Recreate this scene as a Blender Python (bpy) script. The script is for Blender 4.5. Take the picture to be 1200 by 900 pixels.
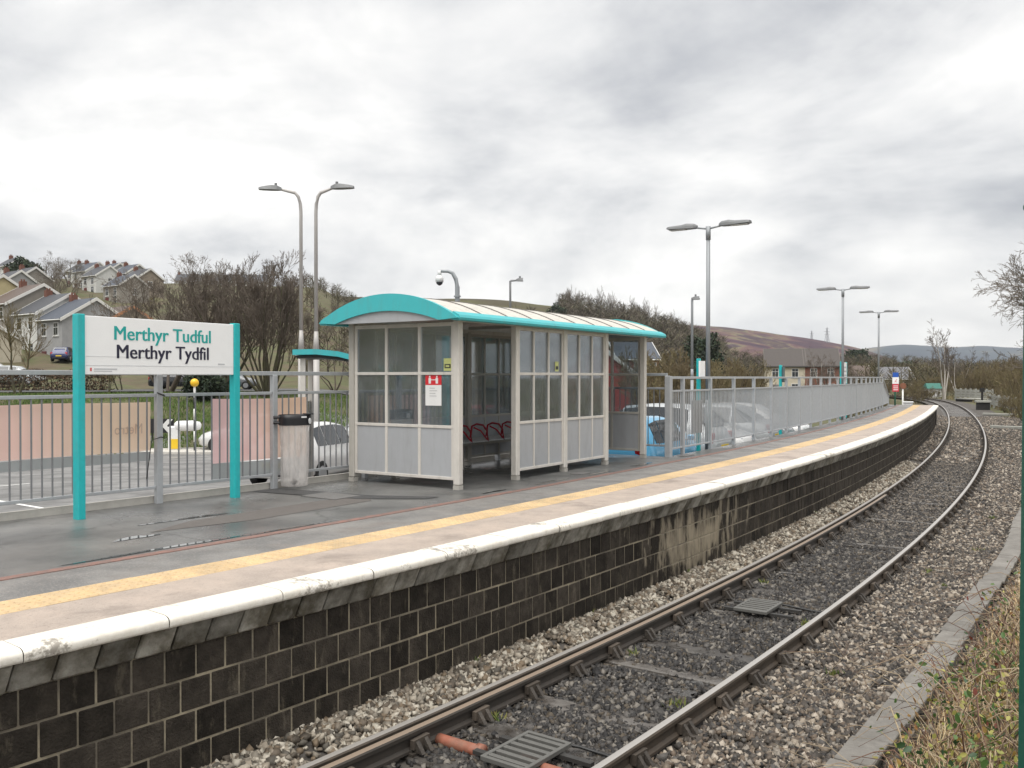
import bpy, bmesh, math, random
import numpy as np
from mathutils import Vector, Matrix
R = math.radians
for o in list(bpy.data.objects): bpy.data.objects.remove(o)
scene = bpy.context.scene
COL = scene.collection
# ------------------------------------------------------------------ camera
HC = 1.481
cam_d = bpy.data.cameras.new('camera'); cam = bpy.data.objects.new('camera', cam_d); COL.objects.link(cam)
cam_d.sensor_width = 36; cam_d.lens = 36*1070/1200; cam_d.clip_start = 0.05; cam_d.clip_end = 20000
cam.location = (0, 0, HC); cam.rotation_euler = (R(90-0.43), 0, 0)
scene.camera = cam
# ------------------------------------------------------------------ sky, sun, exposure
SUN_EL, SUN_AZ = 67, 200            # azimuth clockwise from +Y
world = bpy.data.worlds.new('World'); scene.world = world; world.use_nodes = True
wn = world.node_tree; wn.nodes.clear()
def N(t, kind, **kw):
    n = t.nodes.new(kind)
    for k, v in kw.items():
        if k.startswith('i_'):
            key = k[2:]; key = int(key) if key.isdigit() else key.replace('_', ' ')
            n.inputs[key].default_value = v
        else: setattr(n, k, v)
    return n
def ramp(t, pts, fac=None):
    n = t.nodes.new('ShaderNodeValToRGB'); el = n.color_ramp.elements
    while len(el) < len(pts): el.new(0.5)
    for e, (p, c) in zip(el, pts):
        e.position = p; e.color = (c[0], c[1], c[2], 1) if hasattr(c, '__len__') else (c, c, c, 1)
    if fac is not None: t.links.new(fac, n.inputs[0])
    return n
def math_n(t, op, a, b=None):
    n = t.nodes.new('ShaderNodeMath'); n.operation = op
    for i, v in enumerate((a, b)):
        if v is None: continue
        if hasattr(v, 'is_output'): t.links.new(v, n.inputs[i])
        else: n.inputs[i].default_value = v
    return n.outputs[0]
def build_world():
    t = wn
    sky = N(t, 'ShaderNodeTexSky', sky_type='NISHITA', sun_disc=False, sun_elevation=R(SUN_EL), sun_rotation=R(SUN_AZ))
    bg1 = N(t, 'ShaderNodeBackground', i_Strength=0.10); t.links.new(sky.outputs[0], bg1.inputs[0])
    tc = N(t, 'ShaderNodeTexCoord'); sp = N(t, 'ShaderNodeSeparateXYZ'); t.links.new(tc.outputs['Generated'], sp.inputs[0])
    z = math_n(t, 'ADD', math_n(t, 'MAXIMUM', sp.outputs[2], 0.0), 0.42)
    cb = N(t, 'ShaderNodeCombineXYZ')
    t.links.new(math_n(t, 'DIVIDE', sp.outputs[0], z), cb.inputs[0]); t.links.new(math_n(t, 'DIVIDE', sp.outputs[1], z), cb.inputs[1])
    mp = N(t, 'ShaderNodeMapping'); mp.inputs['Location'].default_value = (41.2, 7.9, 0); t.links.new(cb.outputs[0], mp.inputs[0])
    n1 = N(t, 'ShaderNodeTexNoise', i_Scale=1.35, i_Detail=9.0, i_Roughness=0.58, i_Distortion=0.45); t.links.new(mp.outputs[0], n1.inputs[0])
    n2 = N(t, 'ShaderNodeTexNoise', i_Scale=3.6, i_Detail=7.0, i_Roughness=0.55, i_Distortion=0.3); t.links.new(mp.outputs[0], n2.inputs[0])
    f = math_n(t, 'ADD', math_n(t, 'MULTIPLY', n1.outputs[0], 0.72), math_n(t, 'MULTIPLY', n2.outputs[0], 0.28))
    rp = ramp(t, [(0.35, (.235, .245, .265)), (0.42, (.35, .355, .365)), (0.475, (.455, .455, .455)), (0.53, (.54, .535, .525)), (0.60, (.66, .65, .63))], f)
    bg2 = N(t, 'ShaderNodeBackground', i_Strength=0.76); t.links.new(rp.outputs[0], bg2.inputs[0])
    mx = N(t, 'ShaderNodeMixShader', i_0=0.97); t.links.new(bg1.outputs[0], mx.inputs[1]); t.links.new(bg2.outputs[0], mx.inputs[2])
    out = N(t, 'ShaderNodeOutputWorld'); t.links.new(mx.outputs[0], out.inputs[0])
build_world()
sd = bpy.data.lights.new('sun', 'SUN'); sun = bpy.data.objects.new('sun', sd); COL.objects.link(sun)
sd.energy = 1.5; sd.angle = R(60); sd.color = (1, .97, .92)
sun.rotation_euler = (R(90-SUN_EL), 0, R(180-SUN_AZ)); sun.location = (0, 0, 60)
scene.view_settings.view_transform = 'Standard'; scene.view_settings.look = 'None'
scene.view_settings.exposure = 1.34; scene.view_settings.gamma = 1
scene.render.engine = 'CYCLES'
# ------------------------------------------------------------------ the line of the railway
_ss = np.linspace(-40, 170, 4201); _th0 = np.clip(_ss, -25, 150)
_th = 0.6365 - 0.0079923*_th0 + 1.18296e-4*_th0**2 - 6.7958e-7*_th0**3
_d = _ss[1]-_ss[0]
_cx = np.concatenate([[0], np.cumsum((np.sin(_th[1:])+np.sin(_th[:-1]))/2*_d)]); _cy = np.concatenate([[0], np.cumsum((np.cos(_th[1:])+np.cos(_th[:-1]))/2*_d)])
_cx += 0.5212-np.interp(.1446, _ss, _cx); _cy += 7.0667-np.interp(.1446, _ss, _cy)
def TH(s): return float(np.interp(s, _ss, _th))
def P(s, off, z=0.0):
    th = TH(s); return Vector((float(np.interp(s, _ss, _cx))+math.cos(th)*off, float(np.interp(s, _ss, _cy))-math.sin(th)*off, z))
def PV(s, off):
    th = np.interp(s, _ss, _th); return np.interp(s, _ss, _cx)+np.cos(th)*off, np.interp(s, _ss, _cy)-np.sin(th)*off
def SO(x, y):
    x = np.asarray(x, float).ravel(); y = np.asarray(y, float).ravel()
    k = np.zeros(len(x), int); sub = slice(0, None, 8)
    for i in range(0, len(x), 4000):
        dd = (x[i:i+4000, None]-_cx[None, sub])**2+(y[i:i+4000, None]-_cy[None, sub])**2
        k[i:i+4000] = dd.argmin(1)*8
    off = (x-_cx[k])*np.cos(_th[k])-(y-_cy[k])*np.sin(_th[k])
    return _ss[k], off
def AT(px, d, z=0.0): return Vector(((px-600)/1070*d, d, z))
RAIL_Z = -1.02
# ------------------------------------------------------------------ materials
MATS = {}
def mat(name, col, rough=0.75, metal=0.0, var=0.0, vscale=3.0, col2=None, bump=0.0, bscale=40.0, rnd=0.0, island=None, spec=0.5, detail=6.0, trans=0.0, coat=0.0, roughvar=0.0):
    if name in MATS: return MATS[name]
    m = bpy.data.materials.new(name); m.use_nodes = True; t = m.node_tree; b = t.nodes['Principled BSDF']
    b.inputs['Roughness'].default_value = rough; b.inputs['Metallic'].default_value = metal; b.inputs['Specular IOR Level'].default_value = spec
    if coat: b.inputs['Coat Weight'].default_value = coat
    geo = t.nodes.new('ShaderNodeNewGeometry')
    src = None
    if island:
        rp = ramp(t, [(i/len(island), c) for i, (_, c) in enumerate(island)], geo.outputs['Random Per Island']); rp.color_ramp.interpolation = 'CONSTANT'; src = rp.outputs[0]
    else:
        rgb = t.nodes.new('ShaderNodeRGB'); rgb.outputs[0].default_value = (*col, 1); src = rgb.outputs[0]
    nz = None
    if var or col2 or roughvar:
        nz = N(t, 'ShaderNodeTexNoise', i_Scale=vscale, i_Detail=detail, i_Roughness=0.6); t.links.new(geo.outputs['Position'], nz.inputs[0])
    if col2:
        rr = ramp(t, [(0.38, 0.0), (0.62, 1.0)], nz.outputs[0])
        mx = N(t, 'ShaderNodeMixRGB'); t.links.new(rr.outputs[0], mx.inputs[0]); t.links.new(src, mx.inputs[1]); mx.inputs[2].default_value = (*col2, 1); src = mx.outputs[0]
    if var or rnd:
        v = None
        if var:
            nn = N(t, 'ShaderNodeTexNoise', i_Scale=vscale*2.7, i_Detail=8.0, i_Roughness=0.65); t.links.new(geo.outputs['Position'], nn.inputs[0])
            v = math_n(t, 'MULTIPLY_ADD', nn.outputs[0], 2*var); v.node.inputs[2].default_value = 1-var
        if rnd:
            oi = t.nodes.new('ShaderNodeObjectInfo')
            w = math_n(t, 'MULTIPLY_ADD', oi.outputs['Random'], 2*rnd); w.node.inputs[2].default_value = 1-rnd
            v = w if v is None else math_n(t, 'MULTIPLY', v, w)
        vm = N(t, 'ShaderNodeVectorMath', operation='SCALE'); t.links.new(src, vm.inputs[0]); t.links.new(v, vm.inputs['Scale']); src = vm.outputs[0]
    t.links.new(src, b.inputs['Base Color'])
    if roughvar:
        rr = ramp(t, [(0.35, max(0, rough-roughvar)), (0.65, min(1, rough+roughvar))], nz.outputs[0]); t.links.new(rr.outputs[0], b.inputs['Roughness'])
    if bump:
        nb = N(t, 'ShaderNodeTexNoise', i_Scale=bscale, i_Detail=5.0, i_Roughness=0.6); t.links.new(geo.outputs['Position'], nb.inputs[0])
        bp = N(t, 'ShaderNodeBump', i_Strength=bump, i_Distance=0.02); t.links.new(nb.outputs[0], bp.inputs['Height']); t.links.new(bp.outputs[0], b.inputs['Normal'])
    if trans:
        tr = t.nodes.new('ShaderNodeBsdfTranslucent'); t.links.new(src, tr.inputs[0])
        ms = N(t, 'ShaderNodeMixShader', i_0=trans); out = t.nodes['Material Output']
        t.links.new(b.outputs[0], ms.inputs[1]); t.links.new(tr.outputs[0], ms.inputs[2]); t.links.new(ms.outputs[0], out.inputs[0])
    MATS[name] = m; return m
def glass(name, tint=(.6, .64, .66), refl=0.12, rough=0.03, haze=0.0, hazecol=(.5, .52, .55)):
    if name in MATS: return MATS[name]
    m = bpy.data.materials.new(name); m.use_nodes = True; t = m.node_tree; t.nodes.clear()
    tr = t.nodes.new('ShaderNodeBsdfTransparent'); tr.inputs[0].default_value = (*tint, 1)
    gl = N(t, 'ShaderNodeBsdfGlossy', i_Roughness=rough); gl.inputs[0].default_value = (1, 1, 1, 1)
    fr = N(t, 'ShaderNodeFresnel', i_IOR=1.5)
    f = math_n(t, 'MULTIPLY_ADD', fr.outputs[0], 0.8); f.node.inputs[2].default_value = refl*0.4
    cur_s = tr.outputs[0]
    if haze:
        df = t.nodes.new('ShaderNodeBsdfDiffuse'); df.inputs[0].default_value = (*hazecol, 1)
        geo = t.nodes.new('ShaderNodeNewGeometry')
        nz = N(t, 'ShaderNodeTexNoise', i_Scale=4.0, i_Detail=6.0); t.links.new(geo.outputs['Position'], nz.inputs[0])
        rr = ramp(t, [(0.3, haze*0.5), (0.7, min(1, haze*1.5))], nz.outputs[0])
        mh = N(t, 'ShaderNodeMixShader'); t.links.new(rr.outputs[0], mh.inputs[0]); t.links.new(cur_s, mh.inputs[1]); t.links.new(df.outputs[0], mh.inputs[2]); cur_s = mh.outputs[0]
    ms = t.nodes.new('ShaderNodeMixShader'); t.links.new(f, ms.inputs[0]); t.links.new(cur_s, ms.inputs[1]); t.links.new(gl.outputs[0], ms.inputs[2])
    out = t.nodes.new('ShaderNodeOutputMaterial'); t.links.new(ms.outputs[0], out.inputs[0])
    MATS[name] = m; return m
def grime(m, col=(.16, .14, .115), lo=.50, hi=.72, amt=.45, sc=(9, 9, 1.6)):
    t = m.node_tree; b = t.nodes['Principled BSDF']; src = b.inputs['Base Color'].links[0].from_socket; geo = t.nodes.new('ShaderNodeNewGeometry')
    mp = N(t, 'ShaderNodeMapping'); mp.inputs['Scale'].default_value = sc; t.links.new(geo.outputs['Position'], mp.inputs[0])
    nz = N(t, 'ShaderNodeTexNoise', i_Scale=1.0, i_Detail=7.0, i_Roughness=.65, i_Distortion=.2); t.links.new(mp.outputs[0], nz.inputs[0])
    r = ramp(t, [(lo, 0.0), (hi, amt)], nz.outputs[0]); mx = N(t, 'ShaderNodeMixRGB'); mx.inputs[2].default_value = (*col, 1)
    t.links.new(r.outputs[0], mx.inputs[0]); t.links.new(src, mx.inputs[1]); t.links.new(mx.outputs[0], b.inputs['Base Color']); return m
# ------------------------------------------------------------------ mesh helpers
def link(o, parent=None):
    COL.objects.link(o)
    if parent is not None: o.parent = parent
    return o
def tag(o, label=None, cat=None, group=None, kind=None):
    if label: o['label'] = label
    if cat: o['category'] = cat
    if group: o['group'] = group
    if kind: o['kind'] = kind
    return o
def thing(name, label, cat, loc, group=None):
    o = bpy.data.objects.new(name, None); o.location = loc; o.empty_display_size = 0.2; link(o)
    return tag(o, label, cat, group)
def wloc(o):
    l = Vector((0, 0, 0))
    while o is not None: l += o.location; o = o.parent
    return l
class MB:
    def __init__(self, T=None): self.v = []; self.f = []; self.T = T
    def pt(self, p):
        p = self.T(*p) if self.T else Vector(p); self.v.append((p[0], p[1], p[2])); return len(self.v)-1
    def box(self, x0, x1, y0, y1, z0, z1):
        i = [self.pt(q) for q in ((x0,y0,z0),(x1,y0,z0),(x1,y1,z0),(x0,y1,z0),(x0,y0,z1),(x1,y0,z1),(x1,y1,z1),(x0,y1,z1))]
        for q in ((0,3,2,1),(4,5,6,7),(0,1,5,4),(1,2,6,5),(2,3,7,6),(3,0,4,7)): self.f.append([i[k] for k in q])
        return self
    def poly(self, pts): self.f.append([self.pt(p) for p in pts]); return self
    def loft(self, rings, cap=True, closed=True):
        idx = [[self.pt(p) for p in r] for r in rings]; n = len(idx[0])
        for a, b in zip(idx[:-1], idx[1:]):
            for k in range(n if closed else n-1): self.f.append([a[k], a[(k+1) % n], b[(k+1) % n], b[k]])
        if cap and closed: self.f.append(idx[0][::-1]); self.f.append(idx[-1])
        return self
    def tube(self, pts, rad, n=8, cap=True):
        pts = [Vector(p) for p in pts]; rings = []
        for i, p in enumerate(pts):
            d = (pts[min(i+1, len(pts)-1)]-pts[max(i-1, 0)]).normalized()
            a = d.cross(Vector((0, 0, 1))) if abs(d.z) < 0.95 else d.cross(Vector((0, 1, 0))); a.normalize(); b = d.cross(a)
            r = rad[i] if hasattr(rad, '__len__') else rad
            rings.append([p+a*(r*math.cos(2*math.pi*k/n))+b*(r*math.sin(2*math.pi*k/n)) for k in range(n)])
        return self.loft(rings, cap)
    def prism(self, pts_a, pts_b):
        return self.loft([pts_a, pts_b])
    def mesh(self, name, m, origin=(0, 0, 0), smooth=False):
        ox, oy, oz = origin
        me = bpy.data.meshes.new(name); me.from_pydata([(a-ox, b-oy, c-oz) for a, b, c in self.v], [], self.f)
        if m: me.materials.append(m)
        if smooth: me.polygons.foreach_set('use_smooth', [True]*len(me.polygons))
        return me
    def build(self, name, m, parent=None, smooth=False, bevel=0.0, fixn=False):
        o0 = wloc(parent) if parent is not None else Vector((0, 0, 0))
        me = self.mesh(name, m, o0, smooth)
        if fixn or bevel:
            bm = bmesh.new(); bm.from_mesh(me); bmesh.ops.recalc_face_normals(bm, faces=bm.faces)
            if bevel:
                eds = [e for e in bm.edges if len(e.link_faces) == 2 and e.calc_face_angle(0) > 0.6]
                bmesh.ops.bevel(bm, geom=eds, offset=bevel, segments=1, affect='EDGES', clamp_overlap=True)
            bm.to_mesh(me); bm.free()
        o = bpy.data.objects.new(name, me); link(o, parent)
        return o
def inst(me, name, loc, rot, parent=None, scale=None):
    o = bpy.data.objects.new(name, me); link(o, parent)
    o.location = Vector(loc)-(wloc(parent) if parent is not None else Vector((0, 0, 0))); o.rotation_euler = (0, 0, rot) if not hasattr(rot, '__len__') else rot
    if scale: o.scale = scale
    return o
def copy_thing(root, loc, rotz=None, scale=None, label=None):
    r = root.copy(); COL.objects.link(r); r.location = loc
    if rotz is not None: r.rotation_euler = (0, 0, rotz)
    if scale is not None: r.scale = (scale, scale, scale) if not hasattr(scale, '__len__') else scale
    if label: r['label'] = label
    for ch in list(root.children):
        c = ch.copy(); COL.objects.link(c); c.parent = r
        for g in list(ch.children):
            d = g.copy(); COL.objects.link(d); d.parent = c
    return r
def bulk(name, V, F, m, parent=None, smooth=False):
    """V (n,3) array, F (m,k) array -> mesh object, fast"""
    me = bpy.data.meshes.new(name); k = F.shape[1]
    if parent is not None: V = V-np.array(wloc(parent))
    me.vertices.add(len(V)); me.vertices.foreach_set('co', V.astype(np.float32).ravel())
    me.loops.add(F.size); me.loops.foreach_set('vertex_index', F.astype(np.int32).ravel())
    me.polygons.add(len(F)); me.polygons.foreach_set('loop_start', np.arange(0, F.size, k, dtype=np.int32))
    if smooth: me.polygons.foreach_set('use_smooth', np.ones(len(F), bool))
    me.update(calc_edges=True); me.materials.append(m)
    return link(bpy.data.objects.new(name, me), parent)
def frame(o, ang):
    """local axes: u along ang (from +X), v to its left, z up"""
    c, s = math.cos(ang), math.sin(ang); o = Vector(o)
    return lambda u, v, z: Vector((o.x+u*c-v*s, o.y+u*s+v*c, o.z+z))
def strip(name, m, s0, s1, step, prof, parent=None, closed=True, smooth=False):
    """sweep a profile of (off, z) along the railway line"""
    n = max(2, int(round((s1-s0)/step))+1); mb = MB()
    mb.loft([[P(s, o, z) for o, z in prof] for s in np.linspace(s0, s1, n)], cap=closed, closed=closed)
    return mb.build(name, m, parent, smooth, fixn=closed)
def text_mesh(body, size, m, name, T, parent, width=None, mirror=False, depth=0.002, bold=0.0):
    cu = bpy.data.curves.new(name, 'FONT'); cu.body = body; cu.size = size; cu.align_x = 'CENTER'; cu.extrude = depth/2; cu.resolution_u = 3
    o = bpy.data.objects.new(name, cu); COL.objects.link(o); bpy.context.view_layer.update()
    me = bpy.data.meshes.new_from_object(o.evaluated_get(bpy.context.evaluated_depsgraph_get())); bpy.data.objects.remove(o)
    xs = [v.co.x for v in me.vertices]; w = max(xs)-min(xs); k = width/w if width else 1.0; c = (max(xs)+min(xs))/2
    o0 = wloc(parent) if parent is not None else Vector((0, 0, 0))
    if bold:
        V = [v.co.copy() for v in me.vertices]; Fc = [list(p.vertices) for p in me.polygons]; n = len(V); me = bpy.data.meshes.new(name)
        me.from_pydata([(v.x+d*bold/k, v.y, v.z+abs(d)*.0005+d*.0002) for d in (-1, 0, 1) for v in V], [], [[q+i*n for q in f] for i in range(3) for f in Fc])
    for v in me.vertices: v.co = T((v.co.x-c)*k*(-1 if mirror else 1), v.co.z, v.co.y)-o0
    me.materials.clear(); me.materials.append(m); me.name = name
    return link(bpy.data.objects.new(name, me), parent)
# ================================================================== ground
rng = np.random.default_rng(7); random.seed(7)
ZL = np.array([(0,-.80),(16,-.84),(24,-1.1),(36,-1.45),(39,-1.4),(61,.35),(76,.4),(93,1.9),(120,5.5),(200,19),(285,29),(420,30),(3000,20)])
ZR = np.array([(0,-.80),(30,-.84),(60,-1.4),(90,-2.4),(150,-3.2),(260,-2.0),(400,0),(3000,0)])
def sstep(x, a, b): t = np.clip((x-a)/(b-a), 0, 1); return t*t*(3-2*t)
def Hland(x, y):
    x = np.asarray(x, float); y = np.asarray(y, float); r = np.hypot(x, y)
    a = np.arctan2(x, np.maximum(y, 1e-3))
    w = sstep(a, -0.22, -0.05)
    return np.interp(r, ZL[:,0], ZL[:,1])*(1-w)+np.interp(r, ZR[:,0], ZR[:,1])*w
def back_off(s): return np.where(s < 9.75, -6.12, np.where(s < 47, -3.67, -3.2))
def H(x, y):
    x = np.asarray(x, float); y = np.asarray(y, float); shp = x.shape
    s, off = SO(x, y); s = s.reshape(shp); off = off.reshape(shp)
    z = Hland(x, y)
    tr = -1.32+0*z
    bo = back_off(s)
    wl = sstep(off, bo-0.5, bo-0.15)          # left of platform -> below it
    z = z*(1-wl)+tr*wl
    # right-hand bank
    bank = np.interp(off, [2.2, 2.6, 3.6, 5.0, 12, 40, 90], [-1.2, -1.02, -.62, -.35, -.2, .2, 0.5])
    far = np.interp(off, [2.2, 4.5, 10, 40, 90], [-1.2, -1.1, -.9, -.8, -1.0])
    wf = sstep(s, 10, 24)
    zr = bank*(1-wf)+far*wf
    wr = sstep(off, 2.15, 2.35)
    z = np.where(off > 1.0, tr*(1-wr)+zr*wr, z)
    return z
def in_carpark(x, y, margin=0.0):
    s, off = SO(x, y); s = s.reshape(np.shape(x)); off = off.reshape(np.shape(x))
    r = np.hypot(x, y)
    return (off < back_off(s)-margin) & (off > -34+margin) & (s > -24+margin) & (s < 44-margin) & (r < 37.5-margin)
m_ground = mat('rough_grass', (.080, .088, .032), 0.95, var=.55, vscale=.3, col2=(.095, .072, .042), bump=.6, bscale=9)
def make_ground():
    ang = np.concatenate([np.linspace(-180, -48, 40)[:-1], np.linspace(-48, 48, 300), np.linspace(48, 180, 40)[1:-1]])
    rad = np.concatenate([[0.0], np.geomspace(1.2, 2600, 260)])
    A, Rr = np.meshgrid(np.radians(ang), rad); X = Rr*np.sin(A); Y = Rr*np.cos(A)
    Z = H(X, Y)
    Z = Z+np.where(np.hypot(X, Y) > 39, 0.12*np.sin(X*.9)*np.sin(Y*.7), 0)*np.where(np.abs(SO(X, Y)[1].reshape(X.shape)) > 9, 1, 0)
    Z -= 0.3*in_carpark(X, Y, 0.1)
    n = len(ang); V = np.c_[X.ravel(), Y.ravel(), Z.ravel()]
    i, j = np.meshgrid(np.arange(len(rad)-1), np.arange(n), indexing='ij'); j2 = (j+1) % n
    F = np.stack([i*n+j, i*n+j2, (i+1)*n+j2, (i+1)*n+j], -1).reshape(-1, 4)[:, ::-1]
    o = bulk('ground', V, F, m_ground, smooth=True); tag(o, kind='structure')
make_ground()
m_carpark = mat('car_park_asphalt', (.20, .195, .19), 0.55, var=.25, vscale=.8, col2=(.13, .128, .125), bump=.25, bscale=60, roughvar=.2)
m_white = mat('white_road_paint', (.72, .72, .70), 0.6, var=.2, vscale=6)
m_yellowline = mat('yellow_road_paint', (.62, .42, .05), 0.6, var=.25, vscale=6)
def drape(name, pts_fn, nu, nv, m, dz, kind='structure'):
    mb_v = []; F = []
    for i in range(nu):
        for j in range(nv):
            x, y = pts_fn(i/(nu-1), j/(nv-1)); mb_v.append((x, y))
    V = np.array(mb_v); Z = Hland(V[:,0], V[:,1])+dz
    for i in range(nu-1):
        for j in range(nv-1): F.append((i*nv+j, (i+1)*nv+j, (i+1)*nv+j+1, i*nv+j+1))
    o = bulk(name, np.c_[V, Z], np.array(F), m, smooth=True)
    return tag(o, kind=kind)
def cp_pt(u, v):
    s = -24+68*u; bo = float(back_off(np.array(s)))
    off = bo+0.12-(28)*v; x, y = PV(np.array(s), np.array(off)); return float(x), float(y)
drape('car_park', cp_pt, 180, 60, m_carpark, 0.0)
# markings on the car park
for k, (sa, oa, sb, ob, w, mm) in enumerate([(-8, -12.2, 9, -12.8, .10, m_white), (-10, -17.5, 6, -19, .12, m_white), (-6, -9.6, 1.5, -10.4, .08, m_yellowline), (2.5, -11, 3.2, -16, .10, m_white), (-3, -14.2, 2, -14.9, .09, m_yellowline),
        (13.0, -5.2, 13.2, -10.2, .09, m_white), (15.7, -5.2, 15.9, -10.2, .09, m_white), (18.4, -5.2, 18.6, -10.2, .09, m_white)]):
    def f(u, v, sa=sa, oa=oa, sb=sb, ob=ob, w=w):
        a = P(sa, oa); b = P(sb, ob); d = (b-a).normalized(); n = Vector((-d.y, d.x, 0)); q = a+(b-a)*u+n*(w*(v-.5)); return q.x, q.y
    drape('road_marking', f, 40, 2, mm, 0.006)
# upper road with parked cars, on the left
m_road = mat('road_asphalt', (.075, .075, .075), 0.7, var=.2, vscale=1.2, bump=.2, bscale=60)
drape('road', lambda u, v: ((66+9*v)*math.sin(-.62+.5*u), (66+9*v)*math.cos(-.62+.5*u)), 60, 6, m_road, 0.17)
# kerb where the grass bank starts
m_conc = mat('pale_concrete', (.48, .46, .42), 0.85, var=.3, vscale=2.5, bump=.3, bscale=50)
def kerb_line():
    mb = MB(); pts = [(38.0, a) for a in np.linspace(-.60, -.08, 50)]
    rings = []
    for r, a in pts:
        row = []
        for dr, dz in ((0, -.2), (0, .11), (.14, .12), (.14, -.2)):
            x, y = (r+dr)*math.sin(a), (r+dr)*math.cos(a); row.append((x, y, float(Hland(x, y))+dz))
        rings.append(row)
    mb.loft(rings); tag(mb.build('kerb', m_conc, fixn=True), kind='structure')
kerb_line()

# ================================================================== platform
S0, S1 = -7.0, 46.8
E_OFF = -1.25
def asphalt_mat():
    m = bpy.data.materials.new('platform_asphalt'); m.use_nodes = True; t = m.node_tree; b = t.nodes['Principled BSDF']
    geo = t.nodes.new('ShaderNodeNewGeometry')
    a = N(t, 'ShaderNodeTexNoise', i_Scale=0.9, i_Detail=6.0, i_Roughness=.6); t.links.new(geo.outputs['Position'], a.inputs[0])
    c = N(t, 'ShaderNodeTexNoise', i_Scale=90.0, i_Detail=3.0); t.links.new(geo.outputs['Position'], c.inputs[0])
    r1 = ramp(t, [(0.35, (.070, .070, .068)), (0.55, (.125, .123, .118)), (0.7, (.175, .169, .16))], a.outputs[0])
    r2 = ramp(t, [(0.3, .6), (0.7, 1.4)], c.outputs[0])
    mx = N(t, 'ShaderNodeMixRGB', blend_type='MULTIPLY', i_0=1.0); t.links.new(r1.outputs[0], mx.inputs[1]); t.links.new(r2.outputs[0], mx.inputs[2])
    vo = N(t, 'ShaderNodeTexVoronoi', i_Scale=3.2); t.links.new(geo.outputs['Position'], vo.inputs[0])
    gum = ramp(t, [(0.055, .55), (0.085, 0.0)], vo.outputs['Distance']); mg = N(t, 'ShaderNodeMixRGB'); mg.inputs[2].default_value = (.055, .053, .05, 1); t.links.new(gum.outputs[0], mg.inputs[0]); t.links.new(mx.outputs[0], mg.inputs[1])
    v2 = N(t, 'ShaderNodeTexVoronoi', feature='DISTANCE_TO_EDGE', i_Scale=.55); 
    nd = N(t, 'ShaderNodeTexNoise', i_Scale=2.5, i_Detail=6.0); t.links.new(geo.outputs['Position'], nd.inputs[0]); va = N(t, 'ShaderNodeVectorMath', operation='MULTIPLY_ADD'); t.links.new(nd.outputs['Color'], va.inputs[0]); va.inputs[1].default_value = (.5, .5, .5); t.links.new(geo.outputs['Position'], va.inputs[2]); t.links.new(va.outputs[0], v2.inputs[0])
    cr = ramp(t, [(0.0, .7), (0.012, 0.0)], v2.outputs['Distance']); mc = N(t, 'ShaderNodeMixRGB'); mc.inputs[2].default_value = (.04, .038, .035, 1); t.links.new(cr.outputs[0], mc.inputs[0]); t.links.new(mg.outputs[0], mc.inputs[1])
    t.links.new(mc.outputs[0], b.inputs['Base Color'])
    w = N(t, 'ShaderNodeTexNoise', i_Scale=0.55, i_Detail=5.0, i_Roughness=.55); t.links.new(geo.outputs['Position'], w.inputs[0])
    rr = ramp(t, [(0.40, .24), (0.52, .40), (0.66, .72)], w.outputs[0]); t.links.new(rr.outputs[0], b.inputs['Roughness'])
    bp = N(t, 'ShaderNodeBump', i_Strength=.25, i_Distance=.01); t.links.new(c.outputs[0], bp.inputs['Height']); t.links.new(bp.outputs[0], b.inputs['Normal'])
    return m
m_asph = asphalt_mat()
m_edge = mat('platform_edge_paving', (.42, .345, .29), 0.7, var=.22, vscale=2.0, col2=(.34, .285, .245), bump=.35, bscale=110, roughvar=.12)
m_strip = mat('platform_grey_asphalt', (.21, .20, .19), 0.55, var=.25, vscale=1.6, col2=(.13, .128, .125), bump=.3, bscale=110, roughvar=.18)
m_coping = mat('white_painted_coping', (.78, .745, .68), 0.6, var=.10, vscale=3, col2=(.70, .66, .585), bump=.12, bscale=30)
def coping_dirt():
    t = m_coping.node_tree; b = t.nodes['Principled BSDF']; src = b.inputs['Base Color'].links[0].from_socket; geo = t.nodes.new('ShaderNodeNewGeometry')
    n1 = N(t, 'ShaderNodeTexNoise', i_Scale=1.7, i_Detail=5.0, i_Roughness=.6); t.links.new(geo.outputs['Position'], n1.inputs[0])
    n2 = N(t, 'ShaderNodeTexNoise', i_Scale=26.0, i_Detail=6.0, i_Roughness=.7); t.links.new(geo.outputs['Position'], n2.inputs[0])
    f = math_n(t, 'ADD', math_n(t, 'MULTIPLY', n1.outputs[0], .62), math_n(t, 'MULTIPLY', n2.outputs[0], .38))
    r1 = ramp(t, [(0.56, 0.0), (0.62, .75)], f); r2 = ramp(t, [(0.44, 0.0), (0.60, .22)], n2.outputs[0])
    for r, c in ((r2, (.45, .39, .30, 1)), (r1, (.16, .14, .115, 1))):
        mx = N(t, 'ShaderNodeMixRGB'); mx.inputs[2].default_value = c; t.links.new(r.outputs[0], mx.inputs[0]); t.links.new(src, mx.inputs[1]); src = mx.outputs[0]
    t.links.new(src, b.inputs['Base Color'])
coping_dirt()
m_corbel = mat('weathered_corbel', (.33, .315, .28), 0.8, var=.6, vscale=4, col2=(.11, .098, .075), bump=.6, bscale=22, rnd=.3, spec=.2)
m_mortar = mat('mortar', (.33, .285, .205), 0.9, var=.5, vscale=3, col2=(.15, .13, .10), bump=.4, bscale=60)
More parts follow.
